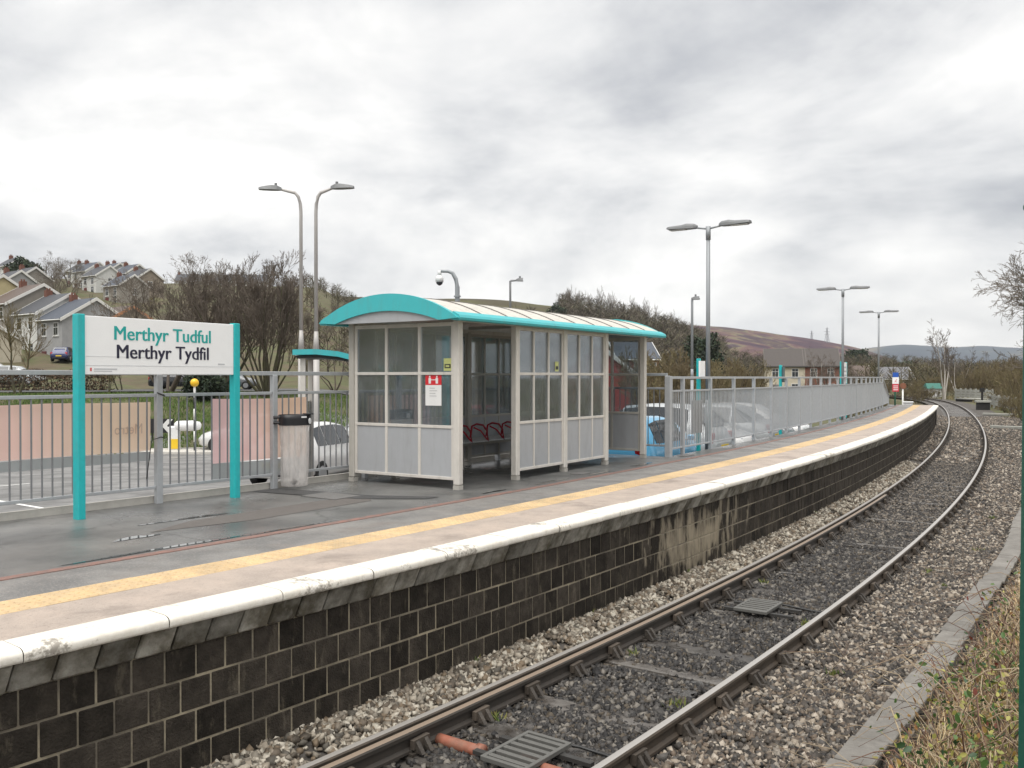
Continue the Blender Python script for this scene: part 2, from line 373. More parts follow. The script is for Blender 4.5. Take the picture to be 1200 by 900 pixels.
def block_mat():
    m = mat('dark_engineering_block', (.030, .0255, .021), 0.78, var=.55, vscale=6, col2=(.052, .044, .036), bump=.9, bscale=60, rnd=.45, spec=.12)
    # limewash-like staining round one bay of the wall
    t = m.node_tree; b = t.nodes['Principled BSDF']; src = b.inputs['Base Color'].links[0].from_socket
    geo = t.nodes.new('ShaderNodeNewGeometry'); c = P(5.6, -1.42, -.66)
    mp = N(t, 'ShaderNodeMapping', vector_type='TEXTURE'); mp.inputs['Location'].default_value = c; mp.inputs['Rotation'].default_value = (0, 0, math.pi/2-TH(5.6)); mp.inputs['Scale'].default_value = (1.55, 3, .50)
    t.links.new(geo.outputs['Position'], mp.inputs[0])
    ln = N(t, 'ShaderNodeVectorMath', operation='LENGTH'); t.links.new(mp.outputs[0], ln.inputs[0])
    m2 = N(t, 'ShaderNodeMapping'); m2.inputs['Scale'].default_value = (7, 7, 2.2); t.links.new(geo.outputs['Position'], m2.inputs[0])
    nz = N(t, 'ShaderNodeTexNoise', i_Scale=1.0, i_Detail=6.0, i_Roughness=.6); t.links.new(m2.outputs[0], nz.inputs[0])
    f = math_n(t, 'ADD', math_n(t, 'MULTIPLY', ln.outputs['Value'], -0.46), math_n(t, 'MULTIPLY_ADD', nz.outputs[0], 1.9)); f.node.inputs[1].links[0].from_node.inputs[2].default_value = -.45
    # thin general lime bloom
    n3 = N(t, 'ShaderNodeTexNoise', i_Scale=1.3, i_Detail=7.0, i_Roughness=.7); t.links.new(m2.outputs[0], n3.inputs[0])
    r1 = ramp(t, [(0.10, 0.0), (0.22, .45), (0.50, .88)], f); r2 = ramp(t, [(0.56, 0.0), (0.78, 0.38)], n3.outputs[0])
    mxf = math_n(t, 'MAXIMUM', r1.outputs[0], r2.outputs[0])
    mx = N(t, 'ShaderNodeMixRGB'); mx.inputs[2].default_value = (.36, .31, .23, 1); t.links.new(mxf, mx.inputs[0]); t.links.new(src, mx.inputs[1]); t.links.new(mx.outputs[0], b.inputs['Base Color'])
    return m
m_block = block_mat()
for _m, _a in ((m_edge, .30), (m_strip, .30)): grime(_m, (.15, .125, .11), .52, .75, _a, (3, 3, 3)); grime(_m, (.48, .43, .38), .52, .68, .45, (60, 60, 60)); grime(_m, (.10, .085, .075), .55, .70, .5, (45, 45, 45)); grime(_m, (.17, .14, .12), .56, .66, .5, (1.1, 1.1, 1.1))
grime(m_corbel, (.50, .48, .43), .58, .78, .6, (6, 6, 3)); grime(m_corbel, (.07, .08, .03), .60, .74, .7, (2.2, 2.2, 1))
def make_platform():
    # body: asphalt top between the red line and the back, plus rear face
    svals = np.concatenate([np.arange(S0, 9.7, .5), [9.74, 9.76], np.arange(10, S1, .6), [S1]])
    mb = MB(); rings = []
    for s in svals:
        bo = float(back_off(np.array(s)))
        rings.append([P(s, -3.22, 0), P(s, bo+.02, 0), P(s, bo+.02, -1.3), P(s, -3.22, -1.3)])
    mb.loft(rings); plat = mb.build('platform', m_asph, fixn=True); tag(plat, kind='structure')
    # brick-red edging row
    strip('edging_strip', mat('red_edging', (.24, .125, .10), 0.6, var=.4, vscale=9, col2=(.16, .11, .095), bump=.4, bscale=60), S0, S1, .5, [(-3.22, -1.3), (-3.22, .004), (-3.12, .004), (-3.12, -1.3)], plat)
    strip('grey_paving', m_strip, S0, S1, .5, [(-3.12, -1.3), (-3.12, -.002), (-2.472, -.002), (-2.472, -1.3)], plat)
    strip('edge_paving', m_edge, S0, S1, .5, [(-2.112, -1.3), (-2.112, 0), (-1.476, 0), (-1.476, -1.3)], plat)
    strip('tactile_bed', m_strip, S0, S1, .5, [(-2.472, -1.3), (-2.472, -.04), (-2.112, -.04), (-2.112, -1.3)], plat)
    # tactile slabs: 0.36 x 0.40 with rows of domes
    m_tac = mat('yellow_tactile', (.56, .40, .215), 0.7, var=.25, vscale=5, col2=(.47, .35, .21), bump=.2, bscale=60, rnd=.09)
    mb = MB(); L, W = .394, .354; mb.box(-L/2, L/2, -W/2, W/2, -.045, 0.0)
    for i in range(6):
        for j in range(5):
            cx, cy = -L/2+L*(i+.5)/6, -W/2+W*(j+.5)/5
            for_r = [(0.0165, 0.0), (0.011, 0.006)]
            rings = [[(cx+r*math.cos(k*math.pi/3), cy+r*math.sin(k*math.pi/3), z) for k in range(6)] for r, z in for_r]
            mb.loft(rings, cap=False); mb.poly(rings[-1])
    grime(m_tac, (.25, .19, .12), .50, .75, .55, (3, 3, 3)); me = mb.mesh('tactile_slab', m_tac)
    s = S0+.25
    while s < S1-.2:
        inst(me, 'tactile_slab', P(s, -2.292, random.uniform(-.001, .002)), math.pi/2-TH(s)+random.uniform(-.004, .004), plat); s += .4
    # coping stones with a rounded nose
    prof = [(-.03, -.078), (.018, -.078), (0.026, -.073), (0.030, -.060), (0.0305, -.042), (0.029, -.030), (0.024, -.020), (0.016, -.012), (0.005, -.006), (-.010, -.002), (-.03, .0), (-.06, .001), (-.20, .003), (-.226, .003), (-.226, -.03), (-.226, -.078)]
    s = S0; LC = .88
    while s < S1-.1:
        e = min(s+LC, S1)
        mb = MB(); g = .003; dz = random.uniform(-.003, .003); do = random.uniform(-.004, .004)
        mb.loft([[P(q, E_OFF+a+do-.03, b+dz) for a, b in prof] for q in (s+g, (s+e)/2, e-g)], cap=False)
        mb.build('coping_stone', m_coping, plat, smooth=True, fixn=True); s = e
    # corbel course: leaning slabs below the coping
    mb = MB(); L = .237
    a = [(-L/2, .025, 0), (-L/2, -.045, -.178), (-L/2, -.20, -.178), (-L/2, -.20, 0)]; sk = .02
    lft = [(x-(sk if z < -.1 else 0), -y, z) for x, y, z in a]; rgt = [(x+L-.0-(sk if z < -.1 else 0), -y, z) for x, y, z in a]
    mb.loft([lft, [(x-.0, y, z) for x, y, z in rgt]])
    me = bpy.data.meshes.new('tmp'); me = mb.mesh('corbel_block', m_corbel)
    bm = bmesh.new(); bm.from_mesh(me); bmesh.ops.recalc_face_normals(bm, faces=bm.faces)
    bmesh.ops.bevel(bm, geom=list(bm.edges), offset=.013, segments=1, affect='EDGES', clamp_overlap=True); bm.to_mesh(me); bm.free()
    s = S0+.1
    while s < S1-.1:
        inst(me, 'corbel_block', P(s, E_OFF-.075+random.uniform(-.008, .006), -.080+random.uniform(-.004, .001)), (random.uniform(-.015, .015), 0, math.pi/2-TH(s)), plat); s += .252
    # core behind corbel and blocks
    WF = E_OFF-.140                       # wall face
    strip('mortar_core', m_mortar, S0, S1, .6, [(WF-.006, -1.4), (WF-.006, -.25), (WF-.07, -.080), (-1.95, -.080), (-1.95, -1.4)], plat)
    bl, bh, mj = .210, .200, .016
    mb = MB(); mb.box(-bl/2, bl/2, -.03, .03, -bh/2, bh/2); me = mb.mesh('wall_block', m_block)
    bm = bmesh.new(); bm.from_mesh(me); bmesh.ops.bevel(bm, geom=list(bm.edges), offset=.005, segments=1, affect='EDGES'); bm.to_mesh(me); bm.free()
    n = 0; rest = MB()
    for row in range(5):
        z = -.262-bh/2-row*(bh+mj)
        s = S0+.05+(.113 if row % 2 else 0)
        while s < S1-.1:
            lo = P(s, WF-.03+random.uniform(-.003, .004), z+random.uniform(-.002, .002)); rz = math.pi/2-TH(s)
            if -4.6 < s < 12.2 and row < 4: inst(me, 'wall_block', lo, (0, 0, rz), plat); n += 1
            else: rest.T = frame(lo, rz); rest.box(-bl/2, bl/2, -.03, .03, -bh/2, bh/2)
            s += bl+mj
    rest.T = None; tag(rest.build('wall_block_far', m_block, plat), kind='stuff')
    # end face of the platform with its dark timber trestle
    mb = MB()
    for o in (-1.45, -1.75): mb.box(0, 0, 0, 0, 0, 0) if False else None
    m_dark = mat('dark_tarred_timber', (.02, .019, .018), .8)
    for o in (-1.40, -1.72):
        T = frame(P(S1+.12, o), math.pi/2-TH(S1)); q = MB(T); q.box(-.06, .06, -.06, .06, -1.2, -.02); q.build('timber_strut', m_dark, plat)
    # asphalt patch and drain details
    mp = mat('asphalt_patch', (.105, .094, .086), .7, var=.3, vscale=3, bump=.35, bscale=110)
    mb = MB(); pts = [(-.95, -4.15), (-.3, -4.45), (1.6, -4.55), (2.3, -4.4), (2.0, -4.05), (0.2, -3.98)]; mb.poly([P(s, o, .003) for s, o in pts][::-1]); mb.build('repair_patch', mp, plat, fixn=True)
    mp2 = mat('asphalt_patch_dark', (.05, .05, .05), .6, var=.3, vscale=3, bump=.35, bscale=110)
    mb = MB(); pts = [(1.7, -5.9), (2.0, -4.3), (2.5, -3.6), (2.75, -3.6), (2.35, -4.4), (2.15, -5.9)]; mb.poly([P(s, o, .0065) for s, o in pts][::-1]); mb.build('repair_patch', mp2, plat, fixn=True)
    ms = mat('manhole_iron', (.15, .145, .14), .6, .2, var=.3, vscale=8, bump=.3, bscale=60)
    for (s, o, a, b) in ((2.0, -4.75, .22, .3), (6.2, -3.55, .16, .1), (10.2, -3.45, .2, .1)):
        T = frame(P(s, o), math.pi/2-TH(s)); mb = MB(T); mb.box(-a, a, -b, b, -.01, .010); mb.build('manhole_cover', ms, plat)
    # water standing on the asphalt
    mw = mat('puddle_water', (.05, .055, .055), .03, spec=.9)
    rr = random.Random(3)
    for (s, o, ls, lo) in ((-1.3, -3.31, 1.6, .035), (-1.2, -4.0, .42, .06), (.05, -3.28, .9, .025), (-.2, -4.62, 1.1, .035), (5.0, -3.36, .8, .04), (6.4, -3.36, .6, .05), (3.6, -3.36, .5, .03), (8.1, -3.40, .7, .05)):
        n = 26; pts = []
        for k in range(n):
            a = 2*math.pi*k/n; q = 1+.28*math.sin(3*a+s*5)+.18*math.sin(5*a+o*9)+rr.uniform(-.1, .1)
            pts.append(P(s+ls*.5*q*math.cos(a), o+lo*q*math.sin(a), .0045))
        mb = MB(); mb.poly(pts[::-1]); tag(mb.build('puddle', mw, fixn=True), kind='structure')
    return plat
platform = make_platform()
# low pale kerb under the back fence
strip('platform_kerb', m_conc, S0, 9.74, .5, [(-6.10, -.9), (-6.10, .075), (-5.99, .085), (-5.98, -.2)])
tag(bpy.data.objects['platform_kerb'], kind='structure')

# ================================================================== track
def ballast_z(off): return np.interp(off, [-1.6, -1.2, -.95, -.7, .7, .95, 1.8, 2.4], [-1.10, -1.12, -1.19, -1.205, -1.205, -1.19, -1.16, -1.16])
m_bed = mat('ballast_bed', (.10, .088, .075), .95, var=.5, vscale=7, col2=(.06, .055, .05), bump=.9, bscale=45)
def make_bed():
    mb = MB(); rings = []
    for s in np.arange(-14, 150, 1.0):
        rings.append([P(s, o, float(ballast_z(o))-.012) for o in (-1.6, -1.2, -.95, -.7, .7, .95, 1.8, 2.6)]); 
    mb.loft(rings, closed=False); o = mb.build('trackbed', m_bed, smooth=True); tag(o, kind='structure')
    me = o.data; me.flip_normals() if me.polygons[10].normal.z < 0 else None
make_bed()
def rail_mat(name, top, side, trough, mtl=1.0):
    m = bpy.data.materials.new(name); m.use_nodes = True; t = m.node_tree; b = t.nodes['Principled BSDF']
    geo = t.nodes.new('ShaderNodeNewGeometry'); sp = t.nodes.new('ShaderNodeSeparateXYZ'); t.links.new(geo.outputs['Normal'], sp.inputs[0])
    f = ramp(t, [(0.88, 0.0), (0.95, 1.0)], sp.outputs[2])
    sz = t.nodes.new('ShaderNodeSeparateXYZ'); t.links.new(geo.outputs['Position'], sz.inputs[0])
    hi = math_n(t, 'GREATER_THAN', sz.outputs[2], RAIL_Z-.03); ff = math_n(t, 'MULTIPLY', f.outputs[0], hi)
    nz = N(t, 'ShaderNodeTexNoise', i_Scale=12.0, i_Detail=7.0, i_Roughness=.65); t.links.new(geo.outputs['Position'], nz.inputs[0])
    s1 = ramp(t, [(0.3, side), (0.7, trough)], nz.outputs[0])
    mx = N(t, 'ShaderNodeMixRGB'); t.links.new(ff, mx.inputs[0]); t.links.new(s1.outputs[0], mx.inputs[1]); mx.inputs[2].default_value = (*top, 1); t.links.new(mx.outputs[0], b.inputs['Base Color'])
    r = ramp(t, [(0, .7), (1, .42)], ff); t.links.new(r.outputs[0], b.inputs['Roughness'])
    mt = math_n(t, 'MULTIPLY', ff, mtl); t.links.new(mt, b.inputs['Metallic'])
    return m
m_rail = rail_mat('steel_rail', (.47, .445, .415), (.045, .036, .028), (.075, .056, .04), .55)
m_check = rail_mat('check_rail_steel', (.30, .235, .18), (.032, .028, .024), (.05, .04, .032), .25)
m_sleeper = mat('weathered_sleeper', (.05, .043, .037), .38, var=.45, vscale=6, col2=(.10, .092, .084), bump=.35, bscale=30, rnd=.3, roughvar=.25)
m_chair = mat('rusty_cast_iron', (.034, .028, .023), .6, var=.4, vscale=20, col2=(.062, .052, .042), bump=.4, bscale=60, rnd=.25)
m_key = mat('oak_key', (.07, .055, .042), .8, var=.4, vscale=25, rnd=.4)
def make_track():
    root = thing('railway_track', 'single railway track curving left past the long platform', 'railway track', P(0, 0, -1.2))
    def rail(name, off, s0, s1, m):
        prof = [(-.035, -.150), (-.035, -.130), (-.010, -.112), (-.009, -.052), (-.033, -.038), (-.035, -.012), (-.026, -.001), (-.012, 0), (.012, 0), (.026, -.001), (.035, -.012), (.033, -.038), (.009, -.052), (.010, -.112), (.035, -.130), (.035, -.150)]
        return strip(name, m, s0, s1, .6, [(off+a, RAIL_Z+b) for a, b in prof], root)
    rail('rail', -.7525, -12, 148, m_rail); rail('rail', .7525, -12, 148, m_rail); rail('check_rail', -.7525+.118, -12, 14.6, m_check)
    # sleeper, chair, key meshes
    mb = MB(); mb.box(-.125, .125, -1.29, 1.29, -.13, 0); sl = mb.mesh('sleeper', m_sleeper)
    bm = bmesh.new(); bm.from_mesh(sl); bmesh.ops.bevel(bm, geom=list(bm.edges), offset=.012, segments=1, affect='EDGES'); bm.to_mesh(sl); bm.free()
    def chair(inner):     # local: u along rail, v to the left of travel, rail centre at 0
        mb = MB(); mb.box(-.10, .10, -.19, .19, 0, .028)
        sides = [(-1, .045), (1, .045)] if not inner else [(1, .045), (-1, .163)]
        for sg, d in sides:
            for a, b, zt in ((-.062, -.026, .115), (.026, .062, .115)):
                mb.loft([[(a, sg*d, .028), (b, sg*d, .028), (b, sg*(d+.085), .028), (a, sg*(d+.085), .028)], [(a, sg*d, .075), (b, sg*d, .075), (b, sg*(d+.05), .075), (a, sg*(d+.05), .075)], [(a, sg*(d-.008), zt), (b, sg*(d-.008), zt), (b, sg*(d+.018), zt), (a, sg*(d+.018), zt)]])
            mb.box(-.028, .028, sg*d if sg > 0 else sg*(d+.02), sg*(d+.02) if sg > 0 else sg*d, .028, .10)
        for u, v in ((-.075, -.15), (.075, .15)): mb.tube([(u, v, .028), (u, v, .055)], .016, 6)
        me = mb.mesh('rail_chair', m_chair)
        bm = bmesh.new(); bm.from_mesh(me); bmesh.ops.recalc_face_normals(bm, faces=bm.faces); bm.to_mesh(me); bm.free(); return me
    ch, ch2 = chair(False), chair(True)
    mb = MB(); mb.loft([[(-.085, -.022, -.04), (-.085, .022, -.04), (-.085, .022, .035), (-.085, -.022, .035)], [(.085, -.018, -.035), (.085, .018, -.035), (.085, .018, .03), (.085, -.018, .03)]]); ky = mb.mesh('rail_key', m_key)
    s = -6.0; k = 0; mid = {}
    while s < 140:
        a = math.pi/2-TH(s)+random.uniform(-.012, .012); ds = random.uniform(-.02, .02)
        o = inst(sl, 'sleeper', P(s+ds, random.uniform(-.03, .03), -1.192+random.uniform(-.006, .006)), a, root)
        if s < 44:
            def sub(me, n, off, z, extra=0):
                c = bpy.data.objects.new(n, me); link(c, o)
                w = P(s+ds, off, z); c.matrix_parent_inverse = Matrix(); loc = Matrix.Translation(o.location+root.location) @ Matrix.Rotation(a, 4, 'Z')
                c.location = loc.inverted() @ w; c.rotation_euler = (0, 0, extra)
            for off in (-.7525, .7525):
                sub(ch2 if (off < 0 and s < 14.3) else ch, 'rail_chair', off, -1.194)
            if random.random() < .94: sub(ky, 'rail_key', .7525+.04, -1.105+random.uniform(-.004, .006), random.uniform(-.06, .06))
            if random.random() < .94: sub(ky, 'rail_key', -.7525+(.165 if s < 14.3 else .04), -1.105+random.uniform(-.004, .006), random.uniform(-.06, .06)+math.pi)
        s += .70+random.uniform(-.03, .03); k += 1
    return root
track = make_track()
# ------------------------------------------------------------------ ballast stones
def ico():
    p = (1+5**.5)/2
    v = np.array([(-1,p,0),(1,p,0),(-1,-p,0),(1,-p,0),(0,-1,p),(0,1,p),(0,-1,-p),(0,1,-p),(p,0,-1),(p,0,1),(-p,0,-1),(-p,0,1)], float); v /= np.linalg.norm(v[0])
    f = np.array([(0,11,5),(0,5,1),(0,1,7),(0,7,10),(0,10,11),(1,5,9),(5,11,4),(11,10,2),(10,7,6),(7,1,8),(3,9,4),(3,4,2),(3,2,6),(3,6,8),(3,8,9),(4,9,5),(2,4,11),(6,2,10),(8,6,7),(9,8,1)])
    return v, f
def cubey():
    v = np.array([(-1,-.9,-1),(.9,-1,-.8),(1,.8,-1),(-.7,1,-.9),(-.6,-.8,1),(.8,-.5,.8),(.5,.8,1),(-.8,.6,.7)], float)*.75
    f = np.array([(4,5,6),(4,6,7),(0,1,5),(0,5,4),(1,2,6),(1,6,5),(2,3,7),(2,7,6),(3,0,4),(3,4,7),(0,2,1),(0,3,2)]); return v, f
def rotm(n, g):
    q = g.normal(size=(n, 4)); q /= np.linalg.norm(q, axis=1)[:, None]; w, x, y, z = q.T
    return np.stack([np.stack([1-2*(y*y+z*z), 2*(x*y-z*w), 2*(x*z+y*w)], -1), np.stack([2*(x*y+z*w), 1-2*(x*x+z*z), 2*(y*z-x*w)], -1), np.stack([2*(x*z-y*w), 2*(y*z+x*w), 1-2*(x*x+y*y)], -1)], 1)
def stones(name, C, size, m, g, base=ico, flat=.85, warp=.34):
    v, f = base(); n = len(C)
    V = v[None]*(1+g.uniform(-warp, warp, (n, len(v), 1)))
    sc = np.stack([g.uniform(.75, 1.35, n), g.uniform(.7, 1.1, n), g.uniform(.45, flat, n)], -1)*size[:, None]
    V = V*sc[:, None, :]; V = np.einsum('nij,nkj->nki', rotm(n, g), V)+C[:, None, :]
    F = (f[None]+np.arange(n)[:, None, None]*len(v)).reshape(-1, 3)
    return tag(bulk(name, V.reshape(-1, 3), F, m), kind='stuff')
def stone_mat(name, cols):
    n = len(cols); return mat(name, (.2, .2, .2), .62, spec=.25, var=.35, vscale=16, island=[(i/max(1, n-1), c) for i, c in enumerate(cols)], bump=.2, bscale=90)
SL_S = [o.location+track.location for o in track.children if o.name.startswith('sleeper')]
SL_S = np.sort(SO([q.x for q in SL_S], [q.y for q in SL_S])[0])
def keepmask(s, off, g, p_lo, p_hi):
    i = np.clip(np.searchsorted(SL_S, s), 1, len(SL_S)-1); d = np.minimum(np.abs(SL_S[i]-s), np.abs(SL_S[i-1]-s))
    on = (d < .12) & (np.abs(off) < 1.27)
    near = np.where(np.abs(SL_S[i]-s) < np.abs(SL_S[i-1]-s), i, i-1)
    h = (np.sin(near*12.9898+np.floor((off+2)*1.7)*78.233)*43758.5453) % 1.0
    rej = on & (g.random(len(s)) < np.where(h > .55, p_hi, p_lo))
    for ro in (-.7525, .7525): rej |= np.abs(off-ro) < .055
    return ~rej
def make_ballast():
    g = np.random.default_rng(11)
    dark = stone_mat('ballast_grey', [(.022,.021,.021),(.055,.051,.048),(.035,.033,.032),(.10,.093,.086),(.05,.044,.038),(.17,.155,.135),(.028,.027,.027),(.07,.066,.062),(.04,.038,.037),(.08,.066,.05)])
    brown = stone_mat('ballast_brown', [(.040,.036,.032),(.16,.13,.10),(.080,.070,.060),(.26,.22,.175),(.055,.048,.041),(.13,.10,.075),(.22,.195,.165),(.085,.079,.073),(.030,.028,.027),(.105,.085,.068),(.36,.315,.26),(.070,.060,.052)])
    cream = stone_mat('ballast_cream', [(.09,.076,.06),(.36,.32,.26),(.20,.17,.135),(.48,.44,.37),(.13,.105,.08),(.29,.25,.20),(.17,.13,.09),(.40,.37,.31),(.22,.195,.16),(.10,.09,.075)])
    mixed = stone_mat('ballast_mixed', [(.030,.028,.027),(.13,.11,.09),(.06,.055,.05),(.20,.175,.145),(.045,.041,.037),(.10,.083,.067),(.075,.07,.066),(.028,.027,.026),(.16,.14,.118)])
    def field(name, m, o0, o1, s0, s1, dens, sz, base, zj, plo, phi, taper=False):
        A = (o1-o0)*(s1-s0); n = int(A*dens); s = g.uniform(s0, s1, n); o = g.uniform(o0, o1, n)
        k = keepmask(s, o, g, plo, phi); s = s[k]; o = o[k]; n = len(s)
        x, y = PV(s, o); z = ballast_z(o)+g.uniform(-.012, zj, n)
        stones(name, np.c_[x, y, z], g.uniform(sz[0], sz[1], n)*np.where(g.random(n) < .08, 1.35, 1), m, g, base)
    field('ballast', cream, -1.44, -.82, -5, 11, 2200, (.019, .040), cubey, .03, .2, .8)
    field('ballast', dark, -.69, .69, -5, 11, 2100, (.017, .036), cubey, .016, .5, .93)
    field('ballast', brown, .81, 1.88, -5, 12, 2200, (.018, .037), cubey, .022, .3, .7)
    field('ballast', brown, 2.12, 2.6, -4, 14, 700, (.022, .04), cubey, .02, 0, 0)
    field('ballast', cream, -1.46, -.82, 11, 24, 900, (.024, .042), cubey, .03, .5, .9)
    field('ballast', dark, -.69, .69, 11, 14, 500, (.018, .036), cubey, .016, .5, .93)
    field('ballast', mixed, -.69, .69, 10, 26, 900, (.022, .040), cubey, .016, .6, .95)
    field('ballast', brown, .81, 2.6, 12, 26, 800, (.022, .042), cubey, .022, .3, .8)
    field('ballast', brown, -1.46, 3.4, 25, 62, 170, (.035, .065), cubey, .01, .8, 1.0)
make_ballast()
def wet_mud():
    m = mat('wet_slurry', (.075, .072, .068), .16, var=.35, vscale=9, bump=.5, bscale=35, roughvar=.12); rr = random.Random(8)
    for s, o, ls, lo in ((-1.6, .1, .5, .22), (.3, -.35, .45, .2), (1.25, .30, .6, .22), (2.5, .05, .5, .3), (3.3, .35, .6, .2), (4.8, -.2, .6, .25), (5.0, .42, .5, .18), (6.2, .1, .7, .2), (8.4, .3, .8, .25), (15.5, .2, 1.4, .35), (17.5, .3, 1.6, .3), (19.6, .15, 1.5, .4), (21.8, .35, 1.2, .25)):
        pts = []
        for k in range(22):
            a = 2*math.pi*k/22; q = 1+.3*math.sin(3*a+s*5)+.2*math.sin(5*a+o*9)+rr.uniform(-.15, .15); pts.append(P(s+ls*.5*q*math.cos(a), o+lo*q*math.sin(a), -1.196))
        mb = MB(); mb.poly(pts[::-1]); tag(mb.build('puddle', m, fixn=True), kind='structure')
wet_mud()
# ------------------------------------------------------------------ concrete cable trough
def make_trough():
    root = thing('cable_trough', 'concrete cable trough with slab lids beside the ballast', 'cable trough', P(2, 2.03, -1.15))
    m = mat('trough_concrete', (.15, .14, .125), .8, var=.35, vscale=4, col2=(.20, .188, .17), bump=.35, bscale=50, rnd=.12)
    s = -5.5
    while s < 20:
        L = .46; off = 2.02+.03*math.sin(s*.9)+random.uniform(-.006, .006); a = math.pi/2-TH(s)+.03*math.cos(s*.9)
        z = -1.035+random.uniform(-.006, .006)
        T = frame(P(s, off, z), a); mb = MB(T); mb.box(-L/2+.004, L/2-.004, -.125, .125, -.035, 0); mb.build('trough_lid', m, root, bevel=.006)
        if int(round(s/.46)) % 2 == 0:
            mb = MB(T); mb.box(-L/2, L/2*3, -.10, -.07, -.22, -.036); mb.box(-L/2, L/2*3, .07, .10, -.22, -.036); mb.build('trough_wall', m, root)
        s += L
make_trough()
def weeds():
    g = np.random.default_rng(31); V = []; F = []
    spots = [(-2.6, .55), (-1.9, -.45), (-.2, -.55), (.9, .45), (1.9, -.5), (2.3, 1.3), (3.9, .55), (5.6, -.5), (6.5, 1.5), (7.4, 1.2), (9.3, 1.6), (-1.0, 1.3), (.6, -1.38), (2.7, -1.4), (5.2, -1.38), (8.6, -1.4), (11.5, -1.38), (13.0, 1.5)]
    for s, o in spots:
        c = P(s, o); z = float(ballast_z(o))+.01
        for k in range(38):
            a = g.uniform(0, 6.28); r = abs(g.normal(0, .05)); b = np.array((c.x+r*math.cos(a), c.y+r*math.sin(a), z)); L = g.uniform(.02, .075); w = L*.22; q = g.uniform(0, 6.28); d = np.array((math.cos(q), math.sin(q), 0)); n = len(V)
            V += [b-d*w, b+d*w, b+np.array((g.normal(0, .4)*L, g.normal(0, .4)*L, L))]; F.append((n, n+1, n+2))
    tag(bulk('ballast_weeds', np.array(V), np.array(F), mat('weed_leaf', (.11, .15, .03), .7, island=[(0, (.07, .11, .02)), (.5, (.14, .17, .04)), (1, (.18, .17, .05))])), kind='stuff')
weeds()
# ------------------------------------------------------------------ track-mounted grids and orange duct
def make_grid(s, off, z, label):
    root = thing('track_transmitter', label, 'track grid', P(s, off, -1.2))
    T = frame(P(s, off, 0), math.pi/2-TH(s)); m = mat('grid_grey_plastic', (.11, .108, .10), .55, var=.25, vscale=10); md = mat('grid_bracket', (.06, .058, .055), .5, .4, var=.3, vscale=10)
    W, L, zt = .19, .25, z
    mb = MB(T)
    for v in (-W, W-.03): mb.box(-L, L, v, v+.03, zt-.035, zt)
    for u in (-L-.03, L): mb.box(u, u+.03, -W, W, zt-.035, zt)
    mb.build('grid_frame', m, root, bevel=.004)
    n = 6
    for k in range(n):
        u = -L+(2*L)*(k+.5)/n; mb = MB(T); mb.box(u-.02, u+.02, -W+.03, W-.03, zt-.03, zt-.004); mb.build('slat', m, root, bevel=.003)
    for u in (-.15, .15):
        mb = MB(T); mb.box(u-.025, u+.025, -.44, .34, zt-.065, zt-.037); mb.box(u-.02, u+.02, -.12, -.07, -1.22, zt-.065); mb.box(u-.02, u+.02, .12, .17, -1.22, zt-.065); mb.build('mounting_bracket', md, root)
    mb = MB(T); pts = [(L, -.1, zt-.02), (L+.12, -.2, zt-.06), (L+.15, -.4, -1.17), (L+.1, -.62, -1.17)]; mb.tube(pts, .012, 6); mb.build('cable', mat('black_cable', (.02, .02, .02), .5), root, smooth=True)
make_grid(-.72, .12, -1.09, 'slatted grey transmitter grid beside the orange duct pipe')
make_grid(4.1, -.04, -1.09, 'slatted grey transmitter grid on a bare sleeper between the rails')
def make_duct():
    root = thing('orange_duct', 'faded orange plastic duct pipe lying between the rails', 'pipe', P(-.3, 0, -1.2))
    m = mat('faded_orange_plastic', (.26, .085, .05), .6, var=.35, vscale=9, col2=(.22, .105, .07), bump=.15, bscale=40)
    s = -.80
    for a, b in ((-.60, -.22), (.12, .66)):
        pts = [P(s+.02*math.sin(3*o), o, -1.165) for o in np.linspace(a, b, 6)]; mb = MB(); mb.tube(pts, .045, 14); mb.build('pipe_length', m, root, smooth=True)
        mb = MB(); mb.tube([P(s, b-.03 if a < 0 else a, -1.165), P(s, b+.02 if a < 0 else a+.05, -1.165)], .05, 14); mb.build('pipe_collar', m, root, smooth=True)
make_duct()
# ================================================================== fences
m_galv = mat('galvanised_steel', (.40, .415, .43), .5, .25, var=.22, vscale=5, roughvar=.12)
m_galv_d = mat('galvanised_baluster', (.22, .225, .235), .55, .3, var=.2, vscale=8)
def seg_frame(a, b):
    d = b-a; return frame(a, math.atan2(d.y, d.x)), math.hypot(d.x, d.y)
def fence_bays(root, pts, ztop, zmid, zbot, post_w, gap, m_post, m_bar, bar_r, rail_r, first=True):
    for i in range(len(pts)-1):
        a, b = pts[i], pts[i+1]; T, L = seg_frame(a, b)
        for z, r in ((ztop, rail_r), (zmid, rail_r*.75), (zbot, rail_r*.7)):
            mb = MB(T); mb.box(post_w/2 if z < ztop else 0, L-post_w/2 if z < ztop else L, -r*.8, r*.8, z-r, z+r); mb.build('rail', m_post, root, bevel=.004)
        n = int(round((L-post_w)/gap)); 
        for k in range(1, n):
            u = post_w/2+(L-post_w)*k/n; q = T(u, 0, (zmid+zbot)/2)
            inst(bar_mesh(zmid-zbot-.02, bar_r, m_bar), 'baluster', q, 0, root)
        if i == 0 and first: post(root, T, 0, ztop, post_w, m_post)
        post(root, T, L, ztop, post_w, m_post)
def post(root, T, u, ztop, w, m):
    mb = MB(T); mb.box(u-w/2, u+w/2, -w/2, w/2, -.05, ztop-.02); mb.build('post', m, root, bevel=.005)
_bars = {}
def bar_mesh(h, r, m):
    key = (round(h, 2), r, m.name)
    if key not in _bars:
        mb = MB(); mb.tube([(0, 0, -h/2), (0, 0, h/2)], r, 6, cap=False); _bars[key] = mb.mesh('baluster', m, smooth=True)
    return _bars[key]
